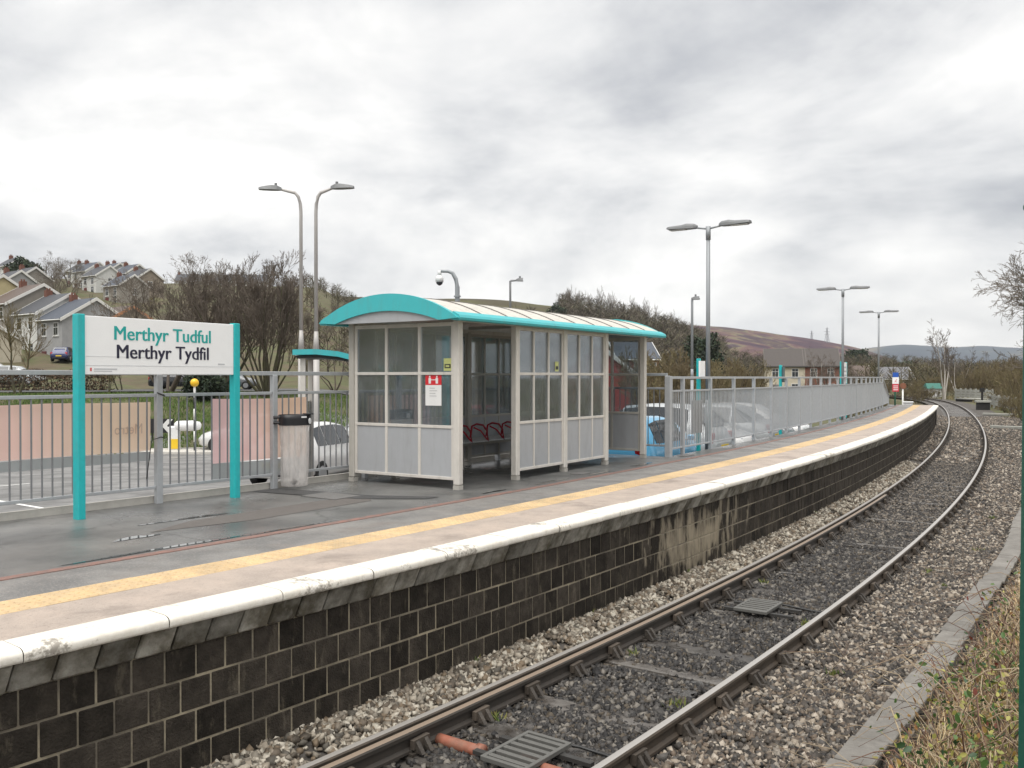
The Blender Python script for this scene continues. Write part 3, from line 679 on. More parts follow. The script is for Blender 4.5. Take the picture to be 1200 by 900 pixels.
near_s = [-5.4, -3.55, -1.72, .32, 2.10, 3.88, 5.66, 7.44, 9.22]
def make_fences():
    root = thing('station_fence', 'grey railing with round bars behind the station name sign', 'fence', P(2.1, -5.93, 0))
    pts = [P(s, -5.93) for s in near_s]+[P(9.80, -5.85), P(9.95, -3.72)]
    fence_bays(root, pts, 1.53, 1.27, .19, .075, .112, m_galv, m_galv_d, .0105, .026)
    # wire ties at a post
    T = frame(P(.32, -5.93), math.pi/2-TH(.32)); mw = mat('black_cable', (.02, .02, .02), .5)
    mb = MB(T); mb.tube([(-.16, -.01, .30), (-.12, -.05, .75), (.0, -.05, .78), (.05, -.03, .77)], .006, 5); mb.tube([(-.05, -.05, 1.30), (.05, -.05, 1.26), (.06, .04, 1.3)], .008, 5); mb.build('cable_tie', mw, root, smooth=True)
    root2 = thing('ramp_fence', 'long grey barred fence running along the back of the curved platform', 'fence', P(10, -3.62, 0))
    ss = [9.78, 10.47]+[10.47+1.55*k for k in range(1, 21)]
    pts = [P(s, -3.62) for s in ss]
    fence_bays(root2, pts, 1.47, 1.22, .14, .07, .085, m_galv, mat('galvanised_pale_bar', (.40, .415, .43), .5, .3, var=.2, vscale=8), .0105, .024)
    a, b = pts[-1], P(ss[-1]+4.2, -3.62)            # raked end
    T, L = seg_frame(a, b)
    for z0, z1, r in ((1.45, .55, .024), (1.2, .42, .02), (.14, .14, .017)):
        mb = MB(T); mb.loft([[(0, -r, z0-r), (0, r, z0-r), (0, r, z0+r), (0, -r, z0+r)], [(L, -r, z1-r), (L, r, z1-r), (L, r, z1+r), (L, -r, z1+r)]]); mb.build('rail', m_galv, root2)
    for k in range(1, 40):
        u = L*k/40; zt = 1.2-.78*u/L; mb = MB(T); mb.tube([(u, 0, .14), (u, 0, zt)], .0095, 6); mb.build('baluster', m_galv, root2)
    mb = MB(T); mb.box(L-.03, L+.03, -.03, .03, -.05, .55); mb.build('post', m_galv, root2)
    # double post where the two fences meet, and the little plate at its side
    T = frame(P(9.72, -3.60), math.pi/2-TH(9.7)); mb = MB(T); mb.box(-.06, .06, -.055, .055, -.05, 1.5); mb.build('post', m_galv, root2, bevel=.006)
    T = frame(P(11.35, -3.66), math.pi/2-TH(11.3)); mb = MB(T); mb.box(-.28, .28, -.012, .0, .36, 1.02); mb.build('blank_plate', mat('plate_grey', (.28, .275, .27), .6, .2, var=.25, vscale=4), root2, bevel=.003)
make_fences()
# ================================================================== banners behind the railing
def banner_mat(name, c1, c2, axis):
    m = bpy.data.materials.new(name); m.use_nodes = True; t = m.node_tree; t.nodes.clear()
    geo = t.nodes.new('ShaderNodeNewGeometry'); sp = t.nodes.new('ShaderNodeVectorMath'); sp.operation = 'DOT_PRODUCT'; t.links.new(geo.outputs['Position'], sp.inputs[0]); sp.inputs[1].default_value = axis[0]
    f = math_n(t, 'MULTIPLY_ADD', sp.outputs['Value'], axis[1]); f.node.inputs[2].default_value = axis[2]
    nz = N(t, 'ShaderNodeTexNoise', i_Scale=2.0, i_Detail=4.0); t.links.new(geo.outputs['Position'], nz.inputs[0])
    f2 = math_n(t, 'ADD', f, math_n(t, 'MULTIPLY', math_n(t, 'SUBTRACT', nz.outputs[0], .5), .35))
    rp = ramp(t, [(0.2, c1), (0.8, c2)], f2)
    d = t.nodes.new('ShaderNodeBsdfDiffuse'); tl = t.nodes.new('ShaderNodeBsdfTranslucent'); tp = t.nodes.new('ShaderNodeBsdfTransparent')
    t.links.new(rp.outputs[0], d.inputs[0]); t.links.new(rp.outputs[0], tl.inputs[0])
    a = N(t, 'ShaderNodeMixShader', i_0=.30); t.links.new(d.outputs[0], a.inputs[1]); t.links.new(tl.outputs[0], a.inputs[2])
    b = N(t, 'ShaderNodeMixShader', i_0=.05); t.links.new(a.outputs[0], b.inputs[1]); t.links.new(tp.outputs[0], b.inputs[2])
    o = t.nodes.new('ShaderNodeOutputMaterial'); t.links.new(b.outputs[0], o.inputs[0]); return m
def make_banner(s0, s1, z0, z1, zg, label, c1, c2, word=None, ws=0):
    root = thing('fence_banner', label, 'banner', P(s0, -6.0, z0))
    d = P(s1, -6)-P(s0, -6); dn = d.normalized(); L = d.length; m = banner_mat('banner_mesh_cloth', c1, c2, (tuple(dn), 1/L, -P(s0, -6).dot(dn)/L))
    ng = banner_mat('banner_grey_hem', (.42, .44, .45), (.38, .40, .40), ((1, 0, 0), 0, .5))
    def sheet(za, zb, mm, nm):
        n = 40; mb = MB(); r1 = []; r2 = []
        for k in range(n+1):
            s = s0+(s1-s0)*k/n; w = .012*math.sin(k*1.1)+.008*math.sin(k*.37+za*3); r1.append(k); 
            sag = .012*math.sin(math.pi*((s-s0)/1.78 % 1))
            r1[k] = (P(s, -6.0+w, za), P(s, -6.0+w*.7, (za+zb)/2), P(s, -6.0+w*.3, zb-sag))
        mb.loft([list(q) for q in r1], closed=False); return mb.build(nm, mm, root, smooth=True)
    sheet(z0, z1, m, 'printed_cloth'); sheet(zg, z0-.002, ng, 'grey_hem')
    if word:
        T0 = frame(P(ws, -6.0+.03, z0+.36*(z1-z0)), math.pi/2-TH(ws)); text_mesh(word, .17, mat('faded_print', (.66, .50, .40), .9), 'lettering', lambda u, v, z: T0(u, v, z), root, width=.34, mirror=True)
make_banner(-2.7, .26, .62, 1.20, .50, 'pink and peach mesh banner behind the name sign, grey lower edge', (.97, .63, .62), (.97, .75, .58), 'Metro', -.05)
make_banner(1.15, 2.78, .40, 1.21, .20, 'pink and orange mesh banner behind the litter bag', (.97, .66, .66), (.97, .69, .52))
# ================================================================== station name sign
m_teal = mat('teal_paint', (.016, .43, .45), .35, var=.16, vscale=6, bump=.05, bscale=20)
def make_sign():
    a, b = P(-.92, -5.50), P(1.21, -5.63); root = thing('station_name_sign', 'white station name board on two teal posts', 'sign', a)
    T, L = seg_frame(a, b)
    for u in (0, L):
        mb = MB(T); mb.box(u-.042, u+.042, -.05, .05, -.02, 2.14); mb.build('post', m_teal, root, bevel=.006)
    mw = mat('white_sign_panel', (.86, .865, .87), .35, var=.04, vscale=3)
    mb = MB(T); mb.box(.043, L-.043, -.03, .03, 1.51, 2.125); pn = mb.build('sign_panel', mw, root, bevel=.004)
    mt = mat('teal_lettering', (.008, .36, .34), .5); mn = mat('navy_lettering', (.015, .014, .04), .5); mg = mat('faint_grey_print', (.52, .53, .55), .6); mr = mat('red_print', (.6, .12, .12), .6)
    # front face is at v = -0.03 (towards the track): text reads left to right with u
    c = L*.50
    text_mesh('Merthyr Tudful', .215, mt, 'lettering', lambda u, v, z: T(c+u, -.0325-v, 1.885+z), pn, width=1.26, bold=.004)
    text_mesh('Merthyr Tydfil', .215, mn, 'lettering', lambda u, v, z: T(c+u, -.0325-v, 1.685+z), pn, width=1.20, bold=.004)
    mb = MB(T); mb.box(.06, L-.06, -.0325, -.03, 1.605, 1.608); mb.box(.06, .9, -.0325, -.03, 1.70, 1.702); mb.box(.15, .42, -.0325, -.03, 1.56, 1.575); mb.box(.15, .36, -.0325, -.03, 1.54, 1.55); mb.box(L-.28, L-.18, -.0325, -.03, 1.63, 1.645); mb.build('small_print', mg, pn)
    mb = MB(T); mb.box(.105, .125, -.0325, -.03, 1.545, 1.58); mb.build('red_mark', mr, pn)
make_sign()
# ================================================================== litter bag on a hoop
def make_bin():
    s, o = 2.29, -5.73; c = P(s, o); root = thing('litter_bag_holder', 'clear litter sack hanging from a black hoop on a fence post', 'bin', c)
    a = math.pi/2-TH(2.1)-.35; T = frame(c, a)
    mb = MB(T); rings = []
    def ring(rx, ry, z, n=28, jit=0, ph=0): return [(rx*math.copysign(abs(math.cos(q))**.7, math.cos(q))*(1+jit*math.sin(7*q+ph)), ry*math.copysign(abs(math.sin(q))**.7, math.sin(q))*(1+jit*math.cos(9*q+ph)), z) for q in [2*math.pi*k/n for k in range(n)]]
    for z, rx, ry, j in ((.03, .10, .06, .1), (.045, .165, .12, .05), (.12, .175, .13, .05), (.3, .178, .13, .035), (.55, .18, .135, .03), (.75, .185, .14, .02), (.87, .195, .15, .01)):
        rings.append(ring(rx, ry, z, jit=j, ph=z*9))
    mb.loft(rings, cap=False); mb.poly(rings[0])
    m = bpy.data.materials.new('clear_plastic_sack'); m.use_nodes = True; t = m.node_tree; t.nodes.clear()
    geo = t.nodes.new('ShaderNodeNewGeometry'); mp = N(t, 'ShaderNodeMapping'); mp.inputs['Scale'].default_value = (14, 14, 4); t.links.new(geo.outputs['Position'], mp.inputs[0])
    nz = N(t, 'ShaderNodeTexNoise', i_Scale=1.0, i_Detail=5.0, i_Distortion=.8); t.links.new(mp.outputs[0], nz.inputs[0])
    bp = N(t, 'ShaderNodeBump', i_Strength=.8, i_Distance=.02); t.links.new(nz.outputs[0], bp.inputs['Height'])
    tp = t.nodes.new('ShaderNodeBsdfTransparent'); pb = N(t, 'ShaderNodeBsdfPrincipled'); pb.inputs['Base Color'].default_value = (.80, .77, .75, 1); pb.inputs['Roughness'].default_value = .22; t.links.new(bp.outputs[0], pb.inputs['Normal'])
    tl = t.nodes.new('ShaderNodeBsdfTranslucent'); tl.inputs[0].default_value = (.8, .78, .76, 1)
    x = N(t, 'ShaderNodeMixShader', i_0=.4); t.links.new(pb.outputs[0], x.inputs[1]); t.links.new(tl.outputs[0], x.inputs[2])
    rr = ramp(t, [(0.3, .40), (0.7, .75)], nz.outputs[0]); y = t.nodes.new('ShaderNodeMixShader'); t.links.new(rr.outputs[0], y.inputs[0]); t.links.new(tp.outputs[0], y.inputs[1]); t.links.new(x.outputs[0], y.inputs[2])
    ou = t.nodes.new('ShaderNodeOutputMaterial'); t.links.new(y.outputs[0], ou.inputs[0])
    mb.build('plastic_sack', m, root, smooth=True)
    mk = mat('black_plastic', (.008, .008, .011), .45)
    mb = MB(T); outer = [ring(.205, .16, z) for z in (.845, .93, .985)]; inner = [ring(.19, .145, z) for z in (.985, .845)]
    mb.loft(outer+inner, cap=False); bnd = mb.build('hoop_band', mk, root, smooth=True)
    mb = MB(T); mb.tube([(-.19, .02, .95), (-.27, .06, .95)], .018, 8); mb.tube([(-.19, .02, .88), (-.27, .06, .88)], .018, 8); mb.box(.10, .20, -.155, -.03, .985, 1.0); mb.build('hoop_bracket', mk, root)
    mwt = mat('white_sticker', (.7, .7, .7), .5)
    q = MB(T); q.loft([[(.150+.032*math.cos(k*.52)*.8, -.150+.02*math.cos(k*.52), .90+.04*math.sin(k*.52)) for k in range(12)], [(.154+.032*math.cos(k*.52)*.8, -.158+.02*math.cos(k*.52), .90+.04*math.sin(k*.52)) for k in range(12)]]); q.build('round_sticker', mwt, bnd, fixn=True)
    q = MB(T); q.box(.03, .10, -.166, -.158, .945, .965); q.build('white_mark', mwt, bnd)
    q = MB(T); q.tube([(-.06, -.07, .07), (-.02, -.08, .13)], .035, 8); q.build('litter', mat('dark_litter', (.05, .045, .04), .8), root, smooth=True)
make_bin()
# ================================================================== shelters
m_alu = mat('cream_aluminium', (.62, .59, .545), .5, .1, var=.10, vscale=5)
m_alu_shade = mat('shaded_aluminium', (.44, .42, .38), .5, .1, var=.1, vscale=5)  # same aluminium, with the shade inside the shelter put into its colour
m_panel = mat('grey_infill_panel', (.36, .37, .385), .5, var=.07, vscale=3, rnd=.05)
m_pane = glass('shelter_pane', (.72, .765, .79), .10, .03, haze=.15, hazecol=(.38, .42, .45))
m_roofteal = mat('teal_roof_trim', (.05, .42, .45), .4, var=.06, vscale=4)
m_roofcream = mat('cream_roof_sheet', (.62, .59, .53), .5, var=.12, vscale=3, trans=.10)
for _m, _a in ((m_alu, .28), (m_alu_shade, .3), (m_panel, .22), (m_roofteal, .25), (m_roofcream, .4), (m_teal, .22)): grime(_m, (.15, .135, .115), .48, .74, _a)
m_rib = mat('roof_rib', (.16, .15, .14), .6)
def panel_wall(root, T, u0, u1, v, ncol, axis='u', rows=((.16, .80, 'panel'), (.84, 1.51, 'pane'), (1.55, 2.16, 'pane')), m_fr=m_alu, fw=.045, th=.05):
    """a framed wall between two posts, along u at v, or along v at u"""
    def bx(a0, a1, t0, t1, z0, z1, nm, mm, bev=0):
        mb = MB(T)
        if axis == 'u': mb.box(a0, a1, v+t0, v+t1, z0, z1)
        else: mb.box(v+t0, v+t1, a0, a1, z0, z1)
        return mb.build(nm, mm, root, bevel=bev)
    L = u1-u0; zb, zt = rows[0][0], rows[-1][1]
    for z0, z1 in [(zb-.04, zb)]+[(rows[i][1], rows[i+1][0]) for i in range(len(rows)-1)]+[(zt, zt+.05)]:
        bx(u0, u1, -th/2, th/2, z0, z1, 'rail', m_fr, .003)
    cw = L/ncol
    for k in range(ncol+1):
        c = u0+cw*k; c = min(max(c, u0+fw/2), u1-fw/2)
        bx(c-fw/2, c+fw/2, -th/2+.003, th/2-.003, zb, zt, 'mullion', m_fr)
    for k in range(ncol):
        a, b = u0+cw*k+fw/2, u0+cw*(k+1)-fw/2
        if k == 0: a = u0+fw
        if k == ncol-1: b = u1-fw
        for z0, z1, kind in rows:
            if kind == 'pane': bx(a, b, -.004, .004, z0, z1, 'window_pane', m_pane)
            else: bx(a, b, -.012, .012, z0, z1, 'infill_panel', m_panel)
def arc(v0, v1, z, rise, n=18):
    """points of a circular arc over v0..v1"""
    c = (v1-v0)/2; rr = (c*c+rise*rise)/(2*rise); out = []
    a0 = math.asin(min(1, c/rr))
    for k in range(n+1):
        a = -a0+2*a0*k/n; out.append((v0+c+rr*math.sin(a), z+rise-rr*(1-math.cos(a))))
    return out
def make_shelter():
    a = Vector((-.71, 12.01, 0)); b = Vector((2.41, 16.77, 0)); d = b-a; ang = math.atan2(d.y, d.x); L = d.length; D = 1.86
    root = thing('platform_shelter', 'glazed platform waiting shelter with barrel roof and teal trim', 'shelter', a); T = frame(a, ang)
    us = [0, 1.385, 2.77, 4.17, L]
    # v=0 is the track side, v=D the back
    for k, u in enumerate(us):
        for v in (0, D):
            mb = MB(T); mb.box(u-.05, u+.05, v-.05, v+.05, 0.06, 2.235); mb.build('post', m_alu if v == 0 else m_alu_shade, root, bevel=.012)
            mb = MB(T); mb.box(u-.048, u+.048, v-.048, v+.048, 0.0, .058); mb.build('post_shoe', mat('steel_shoe', (.44, .42, .38), .55, .2), root)
    panel_wall(root, T, .05, D-.05, 0, 3, 'v'); panel_wall(root, T, .05, D-.05, L, 3, 'v', m_fr=m_alu_shade)
    for i in (1, 2): panel_wall(root, T, us[i]+.05, us[i+1]-.05, 0, 3, 'u', fw=.035)
    for i in range(4): panel_wall(root, T, us[i]+.05, us[i+1]-.05, D, 3, 'u', fw=.035, m_fr=m_alu_shade)
    # head beams
    for v, nm in ((0, 'eaves_beam'), (D, 'eaves_beam')):
        mb = MB(T); mb.box(-.05, L+.05, v-.04, v+.04, 2.215, 2.27); mb.build(nm, m_alu, root)
    # roof
    v0, v1, u0, u1 = -.26, D+.26, -.36, L+.36; z0, rise = 2.27, .30; top = arc(v0, v1, z0, rise)
    bot = [(v, z-.03) for v, z in top]
    mb = MB(T)
    ring = top+bot[::-1]
    mb.loft([[(u, v, z) for v, z in ring] for u in (u0+.03, u1-.03)]); mb.build('roof_sheet', m_roofcream, root, fixn=True)
    n = 10
    for k in range(1, n):
        u = u0+(u1-u0)*k/n; mb = MB(T); r2 = [(v, z+.012) for v, z in top]+[(v, z-.004) for v, z in top][::-1]
        mb.loft([[(u-.012, v, z) for v, z in r2], [(u+.012, v, z) for v, z in r2]]); mb.build('roof_rib', m_rib, root, fixn=True)
    for v, sg in ((v0, -1), (v1, 1)):
        mb = MB(T); mb.loft([[(u, v+sg*.03, z0-.06), (u, v+sg*.04, z0-.03), (u, v+sg*.02, z0+.005), (u, v-sg*.07, z0+.052), (u, v-sg*.09, z0+.03), (u, v-sg*.10, z0-.06)] for u in (u0, u1)]); mb.build('gutter', m_roofteal, root, fixn=True)
    for u, sg in ((u0, -1), (u1, 1)):
        o2 = arc(v0-.03, v1+.03, z0-.035, rise+.06, 28); i2 = arc(v0+.28, v1-.28, z0-.055, .15, 28)
        mb = MB(T); ua, ub = (u-.03, u+.03)
        idx = []
        for uu in (ua, ub): idx.append(([mb.pt((uu, v, z)) for v, z in o2], [mb.pt((uu, v, z)) for v, z in i2]))
        m_ = len(o2)
        for k in range(m_-1):
            (oa, ia), (ob, ib) = idx
            mb.f += [[oa[k], oa[k+1], ia[k+1], ia[k]], [ob[k], ib[k], ib[k+1], ob[k+1]], [oa[k], ob[k], ob[k+1], oa[k+1]], [ia[k], ia[k+1], ib[k+1], ib[k]]]
        for k in (0, m_-1): mb.f.append([idx[0][0][k], idx[0][1][k], idx[1][1][k], idx[1][0][k]])
        mb.build('end_fascia', m_roofteal, root, fixn=True)
        mb = MB(T); pts = [(v, z) for v, z in i2]; mb.loft([[(u-.012*sg-.01, v, z) for v, z in pts], [(u-.012*sg+.01, v, z) for v, z in pts]]); mb.build('lunette_panel', m_panel, root, fixn=True)
    mb = MB(T); mb.box(u0+.1, u1-.1, D*.5-.04, D*.5+.04, 2.40, 2.46); mb.build('ridge_beam', m_alu_shade, root)
    for u in us:
        mb = MB(T); mb.box(u-.025, u+.025, .04, D-.04, 2.275, 2.325); mb.build('cross_beam', m_alu_shade, root)
    # bench
    bt = thing('bench', 'silver bench seats with curved red armrests inside the shelter', 'bench', T(0, D-.35, 0))
    ms = mat('perforated_steel', (.52, .52, .52), .45, .25, var=.12, vscale=10); mr = mat('red_armrest', (.42, .015, .03), .35)
    b0, b1 = .35, L-1.65
    mb = MB(T); mb.box(b0, b1, D-.30, D-.24, .36, .42); mb.build('beam', m_alu_shade, bt)
    n = 8; w = (b1-b0)/n
    for k in range(n):
        c = b0+w*(k+.5); mb = MB(T); prof = [(D-.12, .475), (D-.3, .455), (D-.46, .462), (D-.51, .448), (D-.51, .425), (D-.3, .422), (D-.12, .44)]
        mb.loft([[(c-w*.46, v, z) for v, z in prof], [(c+w*.46, v, z) for v, z in prof]]); mb.build('seat', ms, bt, fixn=True, bevel=.006)
    for k in range(n+1):
        c = b0+w*k; mb = MB(T); pts = [(c, D-.50, .44), (c+.02, D-.46, .60), (c+.06, D-.36, .685), (c+.10, D-.2, .70), (c+.10, D-.10, .66), (c+.07, D-.09, .47)]
        mb.tube(pts, .017, 8); mb.build('armrest', mr, bt, smooth=True)
        mb = MB(T); mb.tube([(c, D-.50, .44), (c-.07, D-.40, .60), (c-.16, D-.32, .66)], .014, 8); mb.build('armrest', mr, bt, smooth=True)
    for u in (b0+.25, (b0+b1)/2, b1-.25):
        mb = MB(T); mb.box(u-.04, u+.04, D-.32, D-.22, 0, .36); mb.build('leg', m_alu_shade, bt, bevel=.004)
    # notices on the end wall
    def notice(nm, lab, u, v0_, v1_, z0_, z1_, colr, stripe=None, face='v'):
        g = lambda v, z, t: T(u-t, v, z) if face == 'v' else T(v, u-t, z)
        r = thing(nm, lab, 'notice', g(v0_, z0_, 0))
        def bx(a, b, c, d_, t0, t1, m_, name):
            mb = MB(lambda x, y, z: g(x, z, y)); mb.box(a, b, t0, t1, c, d_); return mb.build(name, m_, r, fixn=True)
        return bx
    mw = mat('white_paper', (.75, .75, .74), .6); mred = mat('red_print_panel', (.62, .02, .03), .5); my = mat('yellow_green_sticker', (.50, .53, .20), .5); mk = mat('dark_print', (.03, .03, .03), .6); mgp = mat('grey_print', (.4, .4, .4), .6)
    bx = notice('red_white_notice', 'red headed white notice with two figures on the shelter end pane', -.006, .30, .55, 1.13, 1.53, None)
    bx(.27, .54, 1.10, 1.375, .0, .002, mw, 'sheet'); bx(.27, .54, 1.375, 1.52, .0, .002, mred, 'header')
    for c in (.345, .465): bx(c-.02, c+.02, 1.395, 1.47, .0025, .004, mw, 'figure_body'); bx(c-.012, c+.012, 1.475, 1.5, .0025, .004, mw, 'figure_head')
    bx(.365, .445, 1.44, 1.45, .0025, .004, mw, 'distance_bar')
    for k, w_ in enumerate((.09, .13, .10, .12)): bx(.31+(.16-w_), .47, 1.33-k*.035, 1.338-k*.035, .0025, .004, mgp, 'text_line')
    bx = notice('camera_sticker', 'small yellow green sticker low in the upper corner pane of the end wall', -.006, .08, .22, 1.56, 1.72, None)
    bx(.10, .23, 1.565, 1.73, .0, .002, my, 'sheet'); bx(.115, .215, 1.60, 1.655, .0025, .004, mk, 'symbol'); bx(.135, .195, 1.615, 1.64, .0045, .006, my, 'symbol_centre')
    bx = notice('camera_sticker', 'small yellow green sticker on the long front glazing by the entrance', -.006, 2.5, 2.6, 1.56, 1.72, None, face='u')
    bx(2.50, 2.60, 1.57, 1.72, .0, .002, my, 'sheet'); bx(2.515, 2.585, 1.60, 1.65, .0025, .004, mk, 'symbol')
    return root
make_shelter()
def make_car_shelter():
    o = AT(352, 17.0); z = float(Hland(o.x, o.y)); o.z = z; ang = TH(4)*-1+math.pi/2-1.35
    root = thing('bus_shelter', 'smaller shelter beyond the railing with curved teal canopy', 'shelter', o); T = frame(o, 0.12)
    zt = 1.86-z
    prof = [(-.12, zt+.13), (.3, zt+.14), (.7, zt+.10), (1.1, zt+.0), (1.5, zt-.15), (1.95, zt-.36)]
    ring = prof+[(u, q-.1) for u, q in prof[::-1]]
    mb = MB(T); mb.loft([[(u, v, q) for u, q in ring] for v in (-.2, 1.6)]); mb.build('canopy', m_roofteal, root, fixn=True)
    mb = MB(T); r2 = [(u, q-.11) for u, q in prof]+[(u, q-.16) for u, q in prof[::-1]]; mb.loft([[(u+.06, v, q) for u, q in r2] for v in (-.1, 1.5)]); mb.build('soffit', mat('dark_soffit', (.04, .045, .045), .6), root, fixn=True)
    for u, v in ((.05, 0), (.05, 1.4), (.95, 0), (.95, 1.4), (1.85, 0), (1.85, 1.4)):
        mb = MB(T); mb.box(u-.05, u+.05, v-.05, v+.05, 0, float(np.interp(u, [p[0] for p in prof], [p[1] for p in prof]))-.12); mb.build('post', m_alu, root, bevel=.008)
    for v in (0, 1.4): panel_wall(root, T, 1.0, 1.80, v, 1, 'u', rows=((.25, .55, 'panel'), (.6, 1.9, 'pane')))
    for u0, u1, v0, v1 in ((.05, .05, .05, 1.35),):
        mb = MB(T); mb.box(u0-.01, u0+.01, v0, v1, .3, 1.9); mb.build('window_pane', m_pane, root)
make_car_shelter()
# ================================================================== lamps, camera, signs
m_pole = mat('grey_pole_paint', (.27, .285, .30), .5, .2, var=.1, vscale=3)
m_pole_l = mat('pale_galvanised_pole', (.40, .385, .37), .55, .15, var=.12, vscale=2)
m_head = mat('lamp_head_grey', (.17, .175, .18), .5, .1)
m_lens = mat('lamp_lens', (.55, .55, .53), .3)
def platform_lamp(s, off, h, label, grp=None):
    o = P(s, off, 0); root = thing('platform_lamp', label, 'lamp', o, grp); T = frame(o, -TH(s))      # u to the right of the track
    mb = MB(T); mb.tube([(0, 0, -.05), (0, 0, 1.0)], [.062, .062], 12); mb.tube([(0, 0, 1.0), (0, 0, h)], [.048, .04], 12); mb.build('pole', m_pole, root, smooth=True)
    mb = MB(T); mb.tube([(0, 0, h-.25), (0, 0, h+.03)], .052, 12); mb.build('collar', m_pole, root, smooth=True)
    for sg in (-1, 1):
        mb = MB(T); mb.tube([(0, 0, h-.02), (sg*.3, 0, h+.03)], .02, 8); mb.build('arm', m_pole, root, smooth=True)
        rings = []
        for u, w, t0, t1 in ((.24, .04, .0, .05), (.30, .09, -.012, .085), (.46, .12, -.015, .095), (.58, .125, -.015, .07), (.84, .12, -.01, .055), (.90, .10, -.003, .045)):
            z = h+.02+u*.02
            rings.append([(sg*u, -w, z+t0), (sg*u, w, z+t0), (sg*u, w*.9, z+(t0+t1)*.6), (sg*u, w*.5, z+t1), (sg*u, -w*.5, z+t1), (sg*u, -w*.9, z+(t0+t1)*.6)])
        mb = MB(T); mb.loft(rings); hd = mb.build('lamp_head', m_head, root, fixn=True)
        mb = MB(T); mb.box(min(sg*.5, sg*.85), max(sg*.5, sg*.85), -.09, .09, h+.005, h+.012); mb.build('lens', m_lens, hd)
platform_lamp(12.4, -3.80, 4.62, 'tall twin headed platform lamp at the near end of the long barred fence')
platform_lamp(28.3, -3.80, 4.62, 'twin headed platform lamp rising between the teal framed boards')
platform_lamp(41.5, -3.80, 4.62, 'twin headed platform lamp close to the platform end')
def street_lamp(o, h, arm, label, r0=.10, r1=.05, rise=.25, head=.62, m=m_pole_l, sharp=False):
    root = thing('street_lamp', label, 'lamp', o); T = frame(o, 0)
    mb = MB(T); mb.tube([(0, 0, -.1), (0, 0, h*.42)], [r0, r0*.95], 12); mb.tube([(0, 0, h*.42), (0, 0, h*.5)], [r0*.95, r1*1.15], 12); mb.build('column_base', m, root, smooth=True)
    sg = 1 if arm[0] > 0 else -1; ax, ay = arm
    pts = [(0, 0, h*.5), (0, 0, h-.55)]
    if not sharp: pts += [(ax*.03, ay*.03, h-.3), (ax*.12, ay*.12, h-.1), (ax*.28, ay*.28, h+.02), (ax, ay, h+rise)]
    else: pts += [(0, 0, h), (ax*.1, ay*.1, h+.01), (ax, ay, h+rise)]
    mb = MB(T); mb.tube(pts, [r1*1.15]+[r1]*(len(pts)-2)+[r1*.7], 10); mb.build('column', m, root, smooth=True)
    d = Vector((ax, ay, 0)).normalized(); n = Vector((-d.y, d.x, 0)); rings = []
    for u, w, t in ((-.05, .06, .05), (.08, .12, .10), (.25, .15, .10), (head*.8, .13, .06), (head, .09, .03)):
        c = Vector((ax, ay, h+rise))+d*u+Vector((0, 0, rise*.15*u))
        rings.append([c+n*(-w)+Vector((0, 0, -.03)), c+n*w+Vector((0, 0, -.03)), c+n*w*.7+Vector((0, 0, t)), c-n*w*.7+Vector((0, 0, t))])
    mb = MB(T); mb.loft(rings); hd = mb.build('lamp_head', m_head, root, fixn=True)
    mb = MB(T); c = Vector((ax, ay, h+rise))+d*.12+Vector((0, 0, .1)); mb.tube([c, c+Vector((0, 0, .08))], .04, 8); mb.build('photocell', m_head, hd)
def gz(o): return Vector((o.x, o.y, float(Hland(o.x, o.y))))
o = gz(AT(353, 27.5)); street_lamp(o, 6.95-o.z+.05, (-.62, -.05), 'tall street lamp with its arm bent towards the hillside houses', rise=.12)
o = gz(AT(370.5, 26.5)); street_lamp(o, 6.80-o.z, (.5, -.05), 'tall street lamp with its arm rising towards the platform shelter roof', rise=.15)
o = gz(AT(598, 38)); street_lamp(o, 5.48-o.z, (.28, 0), 'thin dark car park lamp showing above the shelter roof', .07, .045, .02, .25, m_head, True)
o = gz(AT(811, 37)); street_lamp(o, 4.60-o.z, (.02, 0), 'slender grey car park lamp with a short flat head among the olive scrub', .07, .05, .05, .28, m_pole, True)
def make_cctv():
    o = gz(AT(536, 19.5)); root = thing('camera_pole', 'grey hooked pole carrying a white dome camera', 'camera', o); h = 3.55-o.z; T = frame(o, math.pi)
    mb = MB(T); mb.tube([(0, 0, 0), (0, 0, h-.15), (.03, 0, h+.02), (.10, 0, h+.15), (.2, 0, h+.19), (.38, 0, h+.19)], [.07, .05, .045, .04, .035, .03], 12); mb.build('pole', m_pole, root, smooth=True)
    mb = MB(T); mb.tube([(0, 0, h-.36), (0, 0, h-.33)], .075, 12); mb.build('collar', m_pole, root)
    mb = MB(T); mb.tube([(.38, 0, h+.21), (.38, 0, h+.10)], .04, 10); mb.tube([(.38, 0, h+.10), (.38, 0, h+.05), (.38, 0, h-.04)], [.05, .085, .085], 14); mb.build('camera_housing', mat('white_housing', (.7, .7, .7), .4), root, smooth=True)
    mb = MB(T); mb.tube([(.38, 0, h-.04), (.38, 0, h-.085), (.38, 0, h-.115)], [.075, .06, .015], 14); mb.build('dome', mat('dark_dome', (.03, .03, .035), .1), root, smooth=True)
make_cctv()
